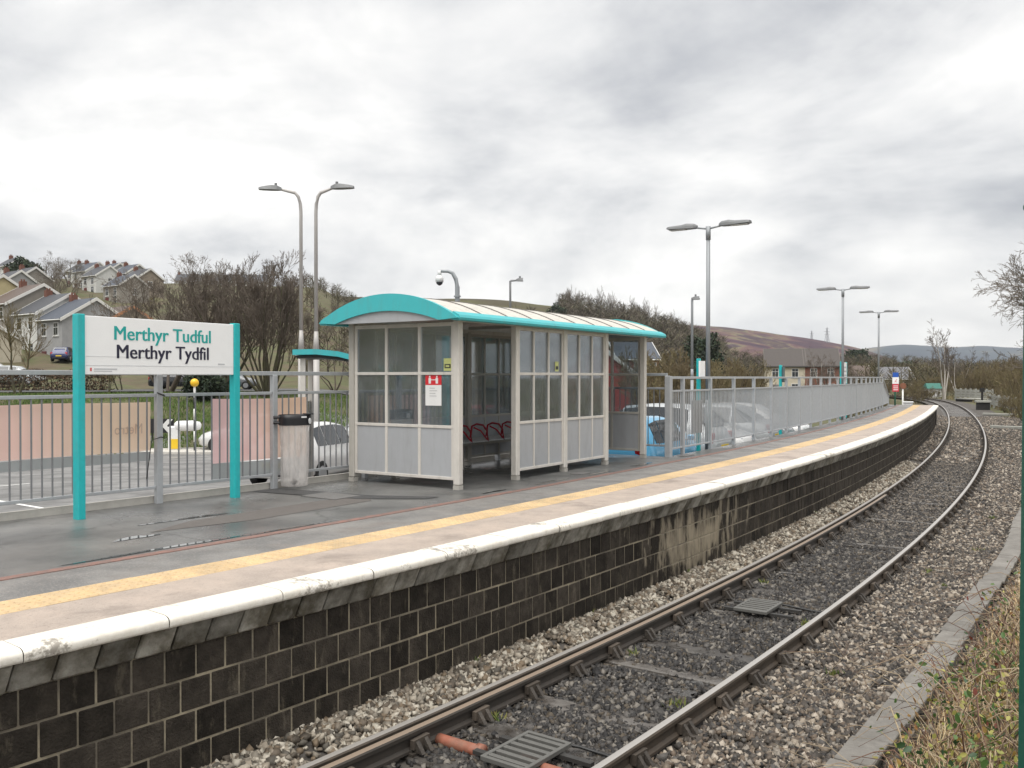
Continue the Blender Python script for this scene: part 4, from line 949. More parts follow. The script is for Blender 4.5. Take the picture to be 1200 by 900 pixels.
def teal_board(s, off, h, label, w=.55, z0=.95, dbl=False, rot=0.0, white=True):
    o = P(s, off, 0); root = thing('platform_board', label, 'sign', o); T = frame(o, math.pi/2-TH(s)+rot)
    for u in ((-w/2, w/2) if dbl else (0,)):
        mb = MB(T); mb.box(u-.036, u+.036, -.036, .036, -.05, h); mb.build('post', m_teal, root, bevel=.005)
    a, b = (-w/2+.055, w/2-.055) if dbl else (-w/2, w/2)
    if not dbl: mb = MB(T); mb.box(a, b, -.085, -.055, z0, h-.05)
    else: mb = MB(T); mb.box(a, b, -.03, .03, z0, h-.02)
    pn = mb.build('board', mat('white_sign_panel', (.8, .8, .8), .4) if white else mat('dark_board', (.05, .09, .10), .4), root, bevel=.003)
    if dbl:
        mb = MB(T)
        for k in range(4): mb.box(a+.06, b-.08, -.034, -.031, z0+.12+k*.15, z0+.18+k*.15)
        mb.build('small_print', mat('faint_grey_print', (.5, .52, .54), .6), pn)
teal_board(11.72, -3.76, 1.86, 'narrow teal post board beside the first twin headed lamp', .3, 1.45)
teal_board(18.2, -3.76, 1.80, 'single teal post with dark box in front of the cream house', .22, 1.35, white=False)
teal_board(29.6, -3.95, 2.05, 'white information board on two teal posts beyond the long fence', 1.3, 1.25, True)
def end_signs():
    o = P(45.6, -3.30, 0); root = thing('warning_sign', 'blue topped red and white warning sign on a green post at the platform end', 'sign', o); T = frame(o, 0)
    mb = MB(T); mb.tube([(0, 0, 0), (0, 0, 1.72)], .04, 10); mb.build('post', mat('green_post', (.03, .16, .11), .5), root, smooth=True)
    for z0, z1, m_, w, nm in ((1.48, 1.72, mat('blue_panel', (.02, .10, .45), .5), .15, 'blue_panel'), (1.13, 1.475, mat('white_sign_panel', (.8, .8, .8), .4), .17, 'pictogram_panel'), (.72, 1.125, mat('red_warning_panel', (.58, .05, .08), .5), .17, 'red_panel')):
        mb = MB(T); mb.box(-w, w, -.075, -.05, z0, z1); pn = mb.build(nm, m_, root, bevel=.004)
        if nm == 'pictogram_panel': q = MB(T); q.tube([(-.05, -.079, 1.22), (.06, -.079, 1.38)], .012, 6); q.tube([(.0, -.079, 1.30), (.03, -.079, 1.22)], .012, 6); q.build('figure', mat('red_print', (.6, .12, .12), .6), pn)
        if nm == 'red_panel':
            q = MB(T)
            for k in range(3): q.box(-.12, .12, -.08, -.076, .80+k*.1, .84+k*.1)
            q.build('text_line', mat('white_paper', (.75, .75, .74), .6), pn)
    o = P(48.2, -3.05, 0); o.z = -.15; root = thing('marker_post', 'white post with a brown disc beyond the platform end', 'post', o); T = frame(o, 0)
    mb = MB(T); mb.tube([(0, 0, -1.1), (0, 0, 1.1)], .045, 8); mb.build('post', mat('white_post', (.7, .7, .68), .5), root, smooth=True)
    mb = MB(T); mb.tube([(0, -.06, 1.15), (0, -.03, 1.15)], .17, 16); mb.build('disc', mat('brown_disc', (.22, .09, .05), .6), root, fixn=True)
    o = P(47.5, -2.75, -1.2); root = thing('white_cabinet', 'low white cabinet at the foot of the platform end', 'cabinet', o); T = frame(o, math.pi/2-TH(47.5))
    mb = MB(T); mb.box(-.3, .3, -.22, .22, 0, 1.30); mb.build('case', mat('white_housing', (.7, .7, .7), .4), root, bevel=.01)
    mb = MB(T); mb.box(-.34, .34, -.26, .26, 1.30, 1.36); mb.build('lid', mat('white_housing', (.7, .7, .7), .4), root, bevel=.01)
end_signs()
def roadside():
    o = gz(AT(228, 35)); root = thing('crossing_beacon', 'zebra crossing beacon with amber globe on striped black and white pole', 'beacon', o); T = frame(o, 0)
    mk, mw = mat('black_band', (.012, .012, .014), .5), mat('white_band', (.7, .7, .68), .5); z = 0; h = 2.55
    for k in range(6):
        mb = MB(T); mb.tube([(0, 0, z), (0, 0, z+h/6)], .045, 10); mb.build('band', (mk, mw)[k % 2], root, smooth=True); z += h/6
    rings = [[(.16*math.sin(a)*math.cos(b), .16*math.sin(a)*math.sin(b), h+.15-.16*math.cos(a)) for b in np.linspace(0, 2*math.pi, 16, endpoint=False)] for a in np.linspace(.12, 3.02, 10)]
    mb = MB(T); mb.loft(rings); mb.build('globe', mat('amber_globe', (.80, .48, .02), .3), root, smooth=True, fixn=True)
    o = gz(AT(204, 35.5)); root = thing('traffic_bollard', 'white traffic bollard with yellow face knocked askew on the crossing island', 'bollard', o); T = frame(o, .3)
    mb = MB(T); mb.box(-.22, .22, -.12, .12, 0, 1.0); mb.build('body', mat('white_housing', (.7, .7, .7), .4), root, bevel=.05)
    mb = MB(T); mb.box(-.15, .15, -.14, -.122, .12, .5); mb.build('yellow_face', mat('bollard_yellow', (.75, .50, .02), .5), root)
    mb = MB(T); mb.loft([[(u, r*math.cos(q)*.9, 1.0+r*math.sin(q)-.0) for q in np.linspace(0, 2*math.pi, 14, endpoint=False)] for u, r in ((.0, .1), (.1, .2), (.7, .21), (.95, .15), (1.0, .05))]); mb.build('top_cap', mat('white_housing', (.7, .7, .7), .4), root, smooth=True, fixn=True)
    o = gz(AT(188, 38.6)); root = thing('chevron_board', 'black and white chevron board on the grass bank', 'sign', o); T = frame(o, .1); zc = 1.48-(499-442)*38.6/1070-o.z
    for u in (-.35, .35): mb = MB(T); mb.box(u-.03, u+.03, .02, .06, -.1, zc+.2); mb.build('post', mk, root)
    mb = MB(T); mb.box(-.55, .55, -.02, .02, zc-.3, zc+.3); mb.build('board', mk, root)
    mb = MB(T); mb.loft([[(.05, y, zc), (.30, y, zc+.28), (.52, y, zc+.28), (.27, y, zc), (.52, y, zc-.28), (.30, y, zc-.28)] for y in (-.03, -.021)]); mb.build('arrow', mw, root, fixn=True)
    # island kerb
    mb = MB(); c = gz(AT(222, 35.2)); mb.loft([[(c.x+1.9*math.cos(a)*k, c.y+.7*math.sin(a)*k, c.z+z) for a in np.linspace(0, 2*math.pi, 24, endpoint=False)] for k, z in ((1, -.1), (1, .07), (.97, .1))]); tag(mb.build('traffic_island', m_conc, fixn=True), kind='structure')
roadside()
def near_post():
    o = Vector((1.460, 2.56, -.6)); root = thing('green_fence_post', 'dark green square post rising beside the brambles', 'post', o); root.rotation_euler = (0, R(.45), 0); T = frame(o, 0)
    m = mat('dark_green_paint', (.012, .10, .07), .45, var=.08, vscale=10)
    mb = MB(T); mb.box(-.030, .030, -.03, .03, -.1, 2.55); mb.build('post', m, root, bevel=.004)
    mb = MB(T); mb.box(-.033, .033, -.033, .033, 2.552, 2.57); mb.build('cap', m, root, bevel=.004)
near_post()
# ================================================================== cars
m_tyre = mat('tyre', (.012, .012, .012), .8); m_rim = mat('alloy_rim', (.35, .36, .37), .4, .6); m_cglass = mat('car_glass', (.02, .025, .03), .06, spec=.8); m_blackp = mat('car_black_trim', (.02, .02, .02), .6)
m_lampw = mat('headlamp_glass', (.6, .62, .64), .1); m_lampr = mat('tail_lamp_red', (.40, .01, .012), .2)
def make_car(o, ang, paint, label, hatch=True, h=1.47, L=4.0, grp=None):
    root = thing('parked_car', label, 'car', o, grp); T = frame(o, ang)
    mp = mat('car_paint_%d_%d_%d' % tuple(int(c*99) for c in paint), paint, .25, .15, coat=.6)
    # stations: x, sill z, belt z, roof z, half width, roof half width
    k = L/4.0
    st = [(-2.0, .34, .62, .64, .66, .60), (-1.93, .26, .86, .90, .78, .66), (-1.72, .22, .94, 1.12 if hatch else .98, .83, .60), (-1.35, .20, .94, h-.06 if hatch else 1.02, .85, .58), (-.9, .20, .93, h-.005, .86, .57), (-.2, .20, .92, h, .86, .58), (.35, .20, .91, h-.06, .86, .56), (1.0, .20, .90, .97, .86, .64), (1.45, .22, .82, .86, .84, .62), (1.82, .24, .70, .74, .78, .56), (1.98, .32, .55, .57, .66, .5)]
    def ring(q):
        x, zs, zb, zr, w, rw = q; x *= k
        half = [(w*.86, zs), (w, zs+.12), (w*1.01, (zs+zb)/2+.05), (w*.96, zb), (rw+.04, zr-.05), (rw*.75, zr)]
        return [(x, v, z) for v, z in half]+[(x, -v, z) for v, z in half[::-1]]
    rings = [ring(q) for q in st]; n = 12
    body = MB(T); idx = [[body.pt(p) for p in r] for r in rings]; wins = []
    for i in range(len(idx)-1):
        for j in range(n):
            f = [idx[i][j], idx[i][(j+1) % n], idx[i+1][(j+1) % n], idx[i+1][j]]
            body.f.append(f)
    body.f.append(idx[0][::-1]); body.f.append(idx[-1])
    bo = body.build('body', mp, root, fixn=True)
    bm = bmesh.new(); bm.from_mesh(bo.data); bmesh.ops.bevel(bm, geom=[e for e in bm.edges if len(e.link_faces) == 2 and e.calc_face_angle(0) > .35], offset=.03, segments=2, affect='EDGES', clamp_overlap=True); bm.to_mesh(bo.data); bm.free()
    bo.data.polygons.foreach_set('use_smooth', [True]*len(bo.data.polygons))
    def lerp(a, b, t): return tuple(a[q]+(b[q]-a[q])*t for q in range(3))
    def quadpatch(a, b, c, d, nm, m, off):       # inset patch lifted off the body along its normal
        P4 = [Vector(a), Vector(b), Vector(c), Vector(d)]; nrm = (P4[1]-P4[0]).cross(P4[3]-P4[0]); nrm.normalize(); cen = sum(P4, Vector())/4
        if nrm.dot(cen-Vector((cen.x*.9, 0, .7))) < 0: nrm = -nrm
        mb = MB(T); mb.loft([[p+(cen-p)*.07-nrm*.02 for p in P4], [p+(cen-p)*.07+nrm*off for p in P4]]); mb.build(nm, m, root, fixn=True)
    for sg in (0, 1):
        g = (lambda i, j: rings[i][j]) if sg == 0 else (lambda i, j: rings[i][11-j])
        for (i0, i1) in ((3, 4), (4, 5), (5, 6)):
            quadpatch(g(i0, 3), g(i1, 3), g(i1, 4), g(i0, 4), 'side_window', m_cglass, .012)
        quadpatch(g(6, 3), lerp(g(6, 3), g(7, 3), .8), lerp(g(6, 4), g(7, 4), .75), g(6, 4), 'side_window', m_cglass, .012)
    quadpatch(rings[6][4], rings[7][4], rings[7][7], rings[6][7], 'windscreen', m_cglass, .014)
    i = (1, 3) if hatch else (2, 4)
    quadpatch(lerp(rings[i[0]][4], rings[i[1]][4], .25), rings[i[1]][4], rings[i[1]][7], lerp(rings[i[0]][7], rings[i[1]][7], .25), 'rear_window', m_cglass, .05 if hatch else .03)
    for x in (-1.24*k, 1.26*k):
        for sg in (-1, 1):
            mb = MB(T); mb.tube([(x, sg*.66, .31), (x, sg*.70, .31), (x, sg*.86, .31), (x, sg*.875, .31)], [.27, .31, .31, .28], 20); w = mb.build('wheel', m_tyre, root, smooth=False)
            mb = MB(T); mb.tube([(x, sg*.85, .31), (x, sg*.885, .31)], [.20, .19], 16); mb.build('rim', m_rim, w)
    for sg in (-1, 1):
        mb = MB(T); mb.loft([[(1.74*k, sg*.60, .60), (1.88*k, sg*.50, .58), (1.90*k, sg*.50, .66), (1.76*k, sg*.62, .70)], [(1.80*k, sg*.77, .60), (1.90*k, sg*.62, .58), (1.91*k, sg*.62, .65), (1.79*k, sg*.76, .70)]]); mb.build('headlight', m_lampw, root, fixn=True)
        mb = MB(T); a, b = sorted((sg*.56, sg*.77)); mb.box(-1.955*k, -1.85*k, a, b, .66, .92); mb.build('tail_light', m_lampr, root, bevel=.02)
        mb = MB(T); a, b = sorted((sg*.86, sg*1.0)); mb.box(.55*k, .68*k, a, b, .92, 1.04); mb.build('door_mirror', mp, root, bevel=.03)
    mb = MB(T); mb.box(1.93*k, 1.985*k, -.26, .26, .42, .52); mb.build('number_plate', mat('white_paper', (.75, .75, .74), .6), root); mb = MB(T); mb.box(-2.01*k, -1.95*k, -.26, .26, .50, .61); mb.build('number_plate', mat('plate_yellow', (.7, .5, .03), .5), root)
    mb = MB(T); mb.box(1.90*k, 1.995*k, -.55, .55, .30, .40); mb.box(-2.005*k, -1.93*k, -.6, .6, .30, .42); mb.build('bumper_trim', m_blackp, root, bevel=.02)
    return root
BLUE, LBLUE, WHITE, SILVER, RED, DARK, GREY, NAVY = (.01, .16, .50), (.10, .38, .62), (.68, .68, .67), (.42, .44, .45), (.42, .012, .015), (.02, .022, .025), (.16, .17, .18), (.02, .03, .10)
def car_s(s, off, rot, *a, **k): return make_car(gz(P(s, off)), math.pi/2-TH(s)+rot, *a, **k)
HP = math.pi/2
car_s(12.5, -5.35, .06, LBLUE, 'light blue hatchback parked along the near end of the long fence')
car_s(9.4, -8.3, .15, RED, 'red hatchback parked just behind the shelter end wall', h=1.4)
car_s(16.6, -6.9, HP-.03, SILVER, 'silver people carrier parked tail to the long fence', h=1.62, L=4.3)
car_s(19.2, -6.8, -HP, WHITE, 'white hatchback parked behind the bars past the silver people carrier')
car_s(21.8, -6.9, HP, SILVER, 'silver saloon parked behind the single teal post', hatch=False, L=4.4)
car_s(24.4, -6.8, -HP, GREY, 'dark grey hatchback parked behind the long fence')
car_s(27.0, -6.9, -HP, WHITE, 'white saloon parked by the second twin headed lamp', hatch=False, L=4.4)
car_s(10.3, -13.2, 0.3, WHITE, 'white hatchback in the back row behind the shelter end pane')
car_s(14.2, -12.8, HP, WHITE, 'white saloon in the back row behind the light blue hatchback', hatch=False, L=4.4)
car_s(17.0, -12.9, HP, RED, 'red saloon in the back row of the car park', hatch=False, L=4.3)
make_car(gz(AT(482, 25)), .2, SILVER, 'silver hatchback standing behind the curved teal canopy shelter')
make_car(gz(AT(298, 36)), .05+math.pi, WHITE, 'white hatchback on the road behind the pink and orange banner')
make_car(gz(AT(18, 70))+Vector((0, 0, .17)), .12, SILVER, 'silver hatchback parked on the upper road beside the brown hedge')
make_car(gz(AT(-8, 72))+Vector((0, 0, .17)), .12, WHITE, 'white hatchback parked on the upper road at the hedge end')
make_car(gz(AT(208, 70))+Vector((0, 0, .17)), .12, DARK, 'black hatchback parked on the upper road below the open bare tree')
make_car(gz(AT(270, 69))+Vector((0, 0, .17)), .12, GREY, 'grey hatchback parked on the upper road under the dense bare tree')
make_car(gz(AT(76, 91)), 1.75, NAVY, 'dark blue hatchback parked in front of the grey terraced house')
# ================================================================== houses
m_wpaint = mat('white_window_frame', (.7, .7, .68), .5); m_hglass = mat('house_glass', (.03, .035, .04), .08, spec=.8)
def house(o, ang, L, W, he, rise, wall, roof, label, barge=(.68, .67, .64), wins=True, chim=True, door=(.12, .02, .02), grp=None, quoin=None, ncol=2, base=2.5, gable_win=False, flip=False, h1=1.0):
    root = thing('terraced_house', label, 'house', o, grp); T = frame(o, ang)
    mw = mat('render_%d_%d_%d' % tuple(int(c*99) for c in wall), wall, .85, var=.22, vscale=.8, bump=.2, bscale=12, rnd=.08)
    mr = mat('slate_%d_%d_%d' % tuple(int(c*99) for c in roof), roof, .55, var=.3, vscale=1.5, bump=.5, bscale=5)
    mb = MB(T); g = [(0, -base), (W, -base), (W, he), (W/2, he+rise), (0, he)]
    mb.loft([[(0, v, z) for v, z in g], [(L, v, z) for v, z in g]]); mb.build('wall', mw, root, fixn=True)
    ov, th = .28, .14
    for sg in (0, 1):
        mb = MB(T); sl = rise/(W/2)
        f = (lambda v: v) if sg == 0 else (lambda v: W-v)
        pr = [(f(-ov), he-ov*sl+.02), (f(W/2), he+rise+.02), (f(W/2), he+rise+.02+th), (f(-ov), he-ov*sl+.02+th)]
        mb.loft([[(-.18, v, z) for v, z in pr], [(L+.18, v, z) for v, z in pr]]); rf = mb.build('roof', mr, root, fixn=True)
        if sg == 0:
            mb = MB(T); mb.tube([(-.15, f(-ov)-.06, he-ov*sl+.03), (L+.15, f(-ov)-.06, he-ov*sl+.03)], .07, 6); mb.build('gutter', m_wpaint if barge[0] > .4 else m_blackp, rf)
        for u in (-.24, L+.18):
            mb = MB(T); p2 = [(f(-ov), he-ov*sl-.16), (f(W/2), he+rise-.16), (f(W/2), he+rise+.2), (f(-ov), he-ov*sl+.2)]
            mb.loft([[(u, v, z) for v, z in p2], [(u+.06, v, z) for v, z in p2]]); mb.build('bargeboard', mat('barge_%d' % int(barge[0]*99+barge[2]*9), barge, .6), root, fixn=True)
    if chim:
        mc = mat('chimney_brick', (.16, .07, .05), .85, var=.3, vscale=3); mb = MB(T); mb.box(.1, .65, W/2-.35, W/2+.35, he+rise-.5, he+rise+.7); c = mb.build('chimney', mc, root)
        for v in (-.22, .22): mb = MB(T); mb.tube([(.38, W/2+v*.7, he+rise+.7), (.38, W/2+v*.7, he+rise+.95)], .10, 8); mb.build('chimney_pot', mc, c)
    def win(c, z, w, h, face='f'):
        B = (lambda a, b, t0, t1, z0, z1: MB(T).box(a, b, -t1, -t0, z0, z1)) if face == 'f' else (lambda a, b, t0, t1, z0, z1: MB(T).box(L+t0, L+t1, a, b, z0, z1))
        q = B(c-w/2, c+w/2, .0, .05, z, z+h); fr = q.build('window', m_wpaint, root)
        for k in (0, 1):
            a = c-w/2+.07+(w-.14)/2*k+(.02 if k else 0); b = a+(w-.14)/2-.02
            B(a, b, .052, .06, z+.07, z+h*.62).build('pane', m_hglass, fr); B(a, b, .052, .06, z+h*.66, z+h-.07).build('pane', m_hglass, fr)
        B(c-w/2-.08, c+w/2+.08, .0, .10, z-.1, z-.01).build('sill', m_wpaint, fr)
    if wins:
        for k in range(ncol):
            c = L*(k+.5)/ncol; win(c, he-1.75, 1.0, 1.35)
            if k < ncol-1 or ncol == 1 or True: 
                if not (k == 0 and door): win(c, .8, 1.1, 1.5)
        if door:
            c = L*.5/ncol; mb = MB(T); mb.box(c-.5, c+.5, -.06, .0, 0, 2.15); d = mb.build('door', mat('door_%d' % int(door[0]*99), door, .5), root); mb = MB(T); mb.box(c+.3, c+.36, -.09, -.06, 1.0, 1.1); mb.build('handle', m_rim, d)
    if gable_win: win(W*.5, he-1.6, .9, 1.2, 'g')
    return root
ROW_A = math.atan2(.6, -.8)
CREAM, WHT, GRY, PEB, YEL, BRK, STN = (.48, .435, .34), (.60, .60, .58), (.33, .33, .33), (.27, .25, .22), (.48, .41, .24), (.20, .08, .055), (.25, .21, .165)
SLATE, SLATEB, BRN = (.055, .058, .066), (.06, .07, .09), (.10, .072, .058)
A0 = AT(73, 94, 2.05); ud = Vector((math.cos(ROW_A), math.sin(ROW_A), 0))
def row_house(o, *a, **k): return house(o, ROW_A, *a, **k)
# frame() has v to the left of u; the visible gable is on the near right, so the ridge runs away from the corner and the depth axis is mirrored
def mirror_house(o, L, W, he, rise, wall, roof, label, **k):
    # build with u running from the far end back to the near corner so that the front (v=0) faces left-front
    far = o+ud*L; h_ = house(far, ROW_A+math.pi, L, W, he, rise, wall, roof, label, **k); return h_
mirror_house(A0, 5.0, 7.2, 5.5, 2.2, GRY, SLATEB, 'grey rendered terraced house with blue grey slates and white verge', door=(.10, .02, .02))
mirror_house(A0+ud*5.3+Vector((0, 0, .8)), 5.2, 7.2, 5.5, 2.2, WHT, SLATE, 'white rendered terraced house uphill of the grey one')
mirror_house(A0+ud*10.9+Vector((-.6, 0, 2.0)), 5.2, 8.0, 5.6, 2.3, PEB, BRN, 'pebbledashed terraced house with brown roof and wide white verge')
mirror_house(A0+ud*16.8+Vector((-2.2, 0, 3.4)), 5.2, 7.5, 5.6, 2.3, YEL, SLATE, 'yellow rendered house at the upper end of the terrace with red chimney')
mirror_house(AT(119, 97, 1.95), 5.0, 7.0, 5.2, 2.0, STN, BRN, 'stone house with brown roof and orange verge behind the name sign', barge=(.42, .20, .10), chim=False)
mirror_house(AT(-60, 84, 1.2), 5.0, 6.5, 3.9, 1.8, CREAM, SLATE, 'cream house with low roof below the yellow one')
_up = [(101, 185, 21.3, 'pale', WHT, 4.6), (113, 175, 18.8, 'white', WHT, 4.4), (126, 190, 19.6, 'grey', GRY, 4.6), (92, 205, 22.5, 'white', WHT, 4.4), (134, 205, 20.4, 'stone', STN, 4.8), (148, 180, 14.8, 'stone grey', GRY, 4.8), (160, 168, 12.6, 'brown', STN, 4.8), (140, 158, 11.5, 'grey', PEB, 4.2), (10, 190, 20.8, 'white', WHT, 4.8), (22, 150, 14.6, 'pebble grey', PEB, 4.8), (3, 140, 12.0, 'slate', GRY, 4.8)]
_lab = ['pale gabled house at the crest of the hillside street', 'white gabled house below the crest of the hillside', 'grey gabled house stepping down from the crest', 'white house on the skyline beside the hilltop trees', 'stone house with dark roof on the skyline', 'stone grey house with pale verge above the name sign', 'brown stone house lowest above the name sign', 'drab pebbledashed house half hidden behind the brown stone one', 'white house high on the slope under the hilltop trees', 'pebble grey house with white verge above the terrace', 'slate grey house above the brown roofed terraced house']
for (px, d, z, nm, wc, he), lb in zip(_up, _lab):
    o = AT(px, d); mirror_house(Vector((o.x, o.y, float(Hland(o.x, o.y))-1.0)), 5.2, 5.6, he, 1.9, wc, SLATE if len(nm) % 2 else SLATEB, lb, ncol=2, base=6, gable_win=True, chim=len(nm) % 3 != 0)
o = AT(205, 262); house(Vector((o.x, o.y, 25.5)), .10, 26, 7, 3.6, 2.2, WHT, SLATE, 'long white terrace with dark roof on the hill behind the bare trees', ncol=8, door=None, base=8)
# houses across the car park, right
o = AT(897, 140); house(Vector((o.x, o.y, -1.8)), -.24, 5.8, 8, 5.0, 2.6, CREAM, (.06, .05, .045), 'cream rendered house with dark roof behind the long fence', ncol=2, door=(.2, .2, .22), chim=False, barge=(.14, .125, .11))
o = AT(897, 140)+Vector((math.cos(-.24)*5.8+.02, math.sin(-.24)*5.8-.02, 0)); house(Vector((o.x, o.y, -1.8)), -.24, 4.9, 8, 5.0, 2.6, BRK, (.055, .045, .042), 'red brick house joined to the cream one', ncol=2, door=(.05, .05, .06), chim=False, barge=(.14, .125, .11))
o = AT(1036, 165); house(Vector((o.x, o.y, -2.0)), -.08, 5.2, 6.5, 3.2, 2.0, (.55, .50, .40), (.14, .14, .15), 'pale bungalow with grey slate roof near the platform end', ncol=2, door=None, chim=False)
o = AT(754, 62); house(Vector((o.x, o.y, -1.3)), math.pi/2, 9, 6.4, 2.5, 2.6, (.36, .045, .04), SLATE, 'red painted gabled hall seen through the shelter end pane', wins=False, chim=False, door=None)
o = AT(724, 100); house(Vector((o.x, o.y, -1.5)), .12, 4.6, 7, 5.0, 1.8, BRK, SLATEB, 'brick house with white windows behind the red hall', ncol=3, door=None, chim=False)
o = AT(990, 175); house(Vector((o.x, o.y, -2.6)), .05, 6, 7, 3.8, 2.4, (.40, .33, .24), BRN, 'tan house half hidden by scrub past the brick house', ncol=2, door=None)
def shed():
    o = AT(1088, 118, -2.2); root = thing('green_shed', 'small white shed with a green roof among the scrub', 'shed', o); T = frame(o, -.1)
    mb = MB(T); mb.box(0, 1.6, 0, 1.6, -.5, 2.2); mb.build('wall', mat('white_housing', (.7, .7, .7), .4), root)
    mb = MB(T); mb.loft([[(-.2, -.2, 2.2), (1.8, -.2, 2.2), (1.8, 1.8, 2.2), (-.2, 1.8, 2.2)], [(-.1, .7, 2.9), (1.7, .7, 2.9), (1.7, .9, 2.9), (-.1, .9, 2.9)]]); mb.build('roof', mat('shed_green', (.03, .14, .11), .6), root)
    mb = MB(T); mb.box(-1.6, -.05, .1, 1.5, -.5, 1.9); mb.build('bay_shade', mat('dark_tarred_timber', (.02, .019, .018), .8), root)  # solid near-black block painted as the shade inside the open bay
shed()
# ------------------------------------------------------------------ disused platform and white fences beyond, right
def right_structures():
    m = mat('pale_fence_concrete', (.30, .30, .27), .85, var=.3, vscale=1.2); mk = mat('dark_tarred_timber', (.02, .019, .018), .8)
    def panel_fence(pa, pb, n, zb, h, label):
        root = thing('concrete_fence', label, 'fence', (pa.x, pa.y, zb)); T, L = seg_frame(Vector((pa.x, pa.y, zb)), Vector((pb.x, pb.y, zb)))
        for k in range(n+1): u = L*k/n; mb = MB(T); mb.box(u-.08, u+.08, -.08, .08, -.6, h+.08); mb.build('post', m, root)
        for k in range(n):
            for r in range(3): z0 = h*(.10+.3*r); mb = MB(T); mb.box(L*k/n+.09, L*(k+1)/n-.09, -.03, .03, z0, z0+h*.26); mb.build('board', m, root)
    panel_fence(AT(1160, 80), AT(1215, 58), 8, -1.0, .95, 'pale board fence beside the disused platform edge')
    panel_fence(AT(1120, 104), AT(1163, 96), 7, -.85, 1.0, 'pale board fence beyond the far curve of the track')
    a, b = AT(1120, 100), AT(1162, 92)
    root = thing('old_platform', 'low dark stone edge of a disused platform', 'platform edge', (a.x, a.y, -1.2)); T, L = seg_frame(Vector((a.x, a.y, -1.2)), Vector((b.x, b.y, -1.2)))
    mb = MB(T); mb.box(0, L, 0, 2.4, -.3, .30); mb.build('wall', mk, root); mb = MB(T); mb.box(-.1, L+.1, -.1, 2.4, .30, .42); mb.build('coping', m, root)
    o = AT(1152, 74, -1.2); root = thing('concrete_box', 'dark trackside box with a mossy concrete lid', 'box', o); T = frame(o, -.35)
    mb = MB(T); mb.box(-.45, .45, -.5, .5, -.3, .62); mb.build('side', mk, root); mb = MB(T); mb.box(-.55, .55, -.6, .6, .625, .78); mb.build('lid', m, root, bevel=.02)
    o = AT(1151, 79, -1.2); root = thing('signal_post', 'short black trackside post by the concrete box', 'post', o); T = frame(o, 0)
    mb = MB(T); mb.tube([(0, 0, -.3), (0, 0, 1.4)], .09, 8); mb.build('post', mk, root); mb = MB(T); mb.box(-.16, .16, -.14, .14, 1.4, 1.75); mb.build('head', mk, root)
    # stray concrete lengths
    for (x, d, a, L, lab) in ((1192, 46, -.95, 2.6, 'pale loose concrete length lying on the ballast near the right bank'), (1183, 62, -1.0, 3.6, 'pale loose concrete length lying farther along the right bank')):
        c = AT(x, d, -1.15); root = thing('concrete_length', lab, 'concrete', c); T = frame(c, a+math.pi); mb = MB(T); mb.box(-L/2, -.02, -.14, .14, 0, .16); mb.build('block', m, root, bevel=.02); mb = MB(T); mb.box(.02, L/2, -.15, .13, 0, .15); mb.build('block', m, root, bevel=.02)
right_structures()
# ================================================================== hills
def ridge(name, crest, d0, d1, d2, z0, m, nr=26, rough=1.0, zb=-6):
    """crest: (pixel column, crest row) read off the skyline, standing at distance d1; foot at d0, far foot at d2"""
    px = np.array([c[0] for c in crest], float); py = np.array([c[1] for c in crest], float)
    n = 160; X = np.linspace(px[0], px[-1], n); top = HC+(442-np.interp(X, px, py))*d1/1070
    g = np.random.default_rng(len(name)); k = np.array([.5, .25, .5]); 
    for _ in range(3): top = np.convolve(np.pad(top, 1, 'edge'), k/k.sum(), 'valid')
    t = np.concatenate([np.linspace(0, 1, nr), 1+np.linspace(0, 1, 8)[1:]])
    V = []
    for i, a in enumerate((X-600)/1070):
        for q in t:
            d = d0+(d1-d0)*q if q <= 1 else d1+(d2-d1)*(q-1)
            z = z0+(top[i]-z0)*(math.sin(q*math.pi/2)**1.25 if q <= 1 else 1-(q-1)**1.5)
            z += rough*(math.sin(a*37+d*.021)*math.cos(d*.013+a*11))*(1-abs(q-1))*d1/600*(1 if q < .97 else 0)
            V.append((a*d, d, z))
    nt = len(t); V = np.array(V)
    F = np.array([(i*nt+j, (i+1)*nt+j, (i+1)*nt+j+1, i*nt+j+1) for i in range(n-1) for j in range(nt-1)])
    o = bulk(name, V, F, m, smooth=True); tag(o, kind='structure'); return o
def moor_mat(name, cols, scale, bl):
    m = bpy.data.materials.new(name); m.use_nodes = True; t = m.node_tree; b = t.nodes['Principled BSDF']; b.inputs['Roughness'].default_value = .95; b.inputs['Specular IOR Level'].default_value = .1
    geo = t.nodes.new('ShaderNodeNewGeometry'); mp = N(t, 'ShaderNodeMapping'); mp.inputs['Scale'].default_value = (scale, scale*.55, scale*2.2); t.links.new(geo.outputs['Position'], mp.inputs[0])
    nz = N(t, 'ShaderNodeTexNoise', i_Scale=1.0, i_Detail=9.0, i_Roughness=.6, i_Distortion=.6); t.links.new(mp.outputs[0], nz.inputs[0])
    rp = ramp(t, cols, nz.outputs[0]); t.links.new(rp.outputs[0], b.inputs['Base Color']); return m
ridge('moor_hill', [(560, 392), (700, 384), (770, 382), (810, 383.5), (850, 386), (900, 392), (950, 400), (990, 407.5), (1015, 413), (1050, 424), (1080, 440)], 700, 1500, 2300, -4, moor_mat('moorland', [(.36, (.040, .028, .045)), (.45, (.070, .042, .055)), (.50, (.12, .07, .068)), (.535, (.16, .14, .085)), (.56, (.055, .036, .052)), (.66, (.11, .085, .06))], .008, 0))
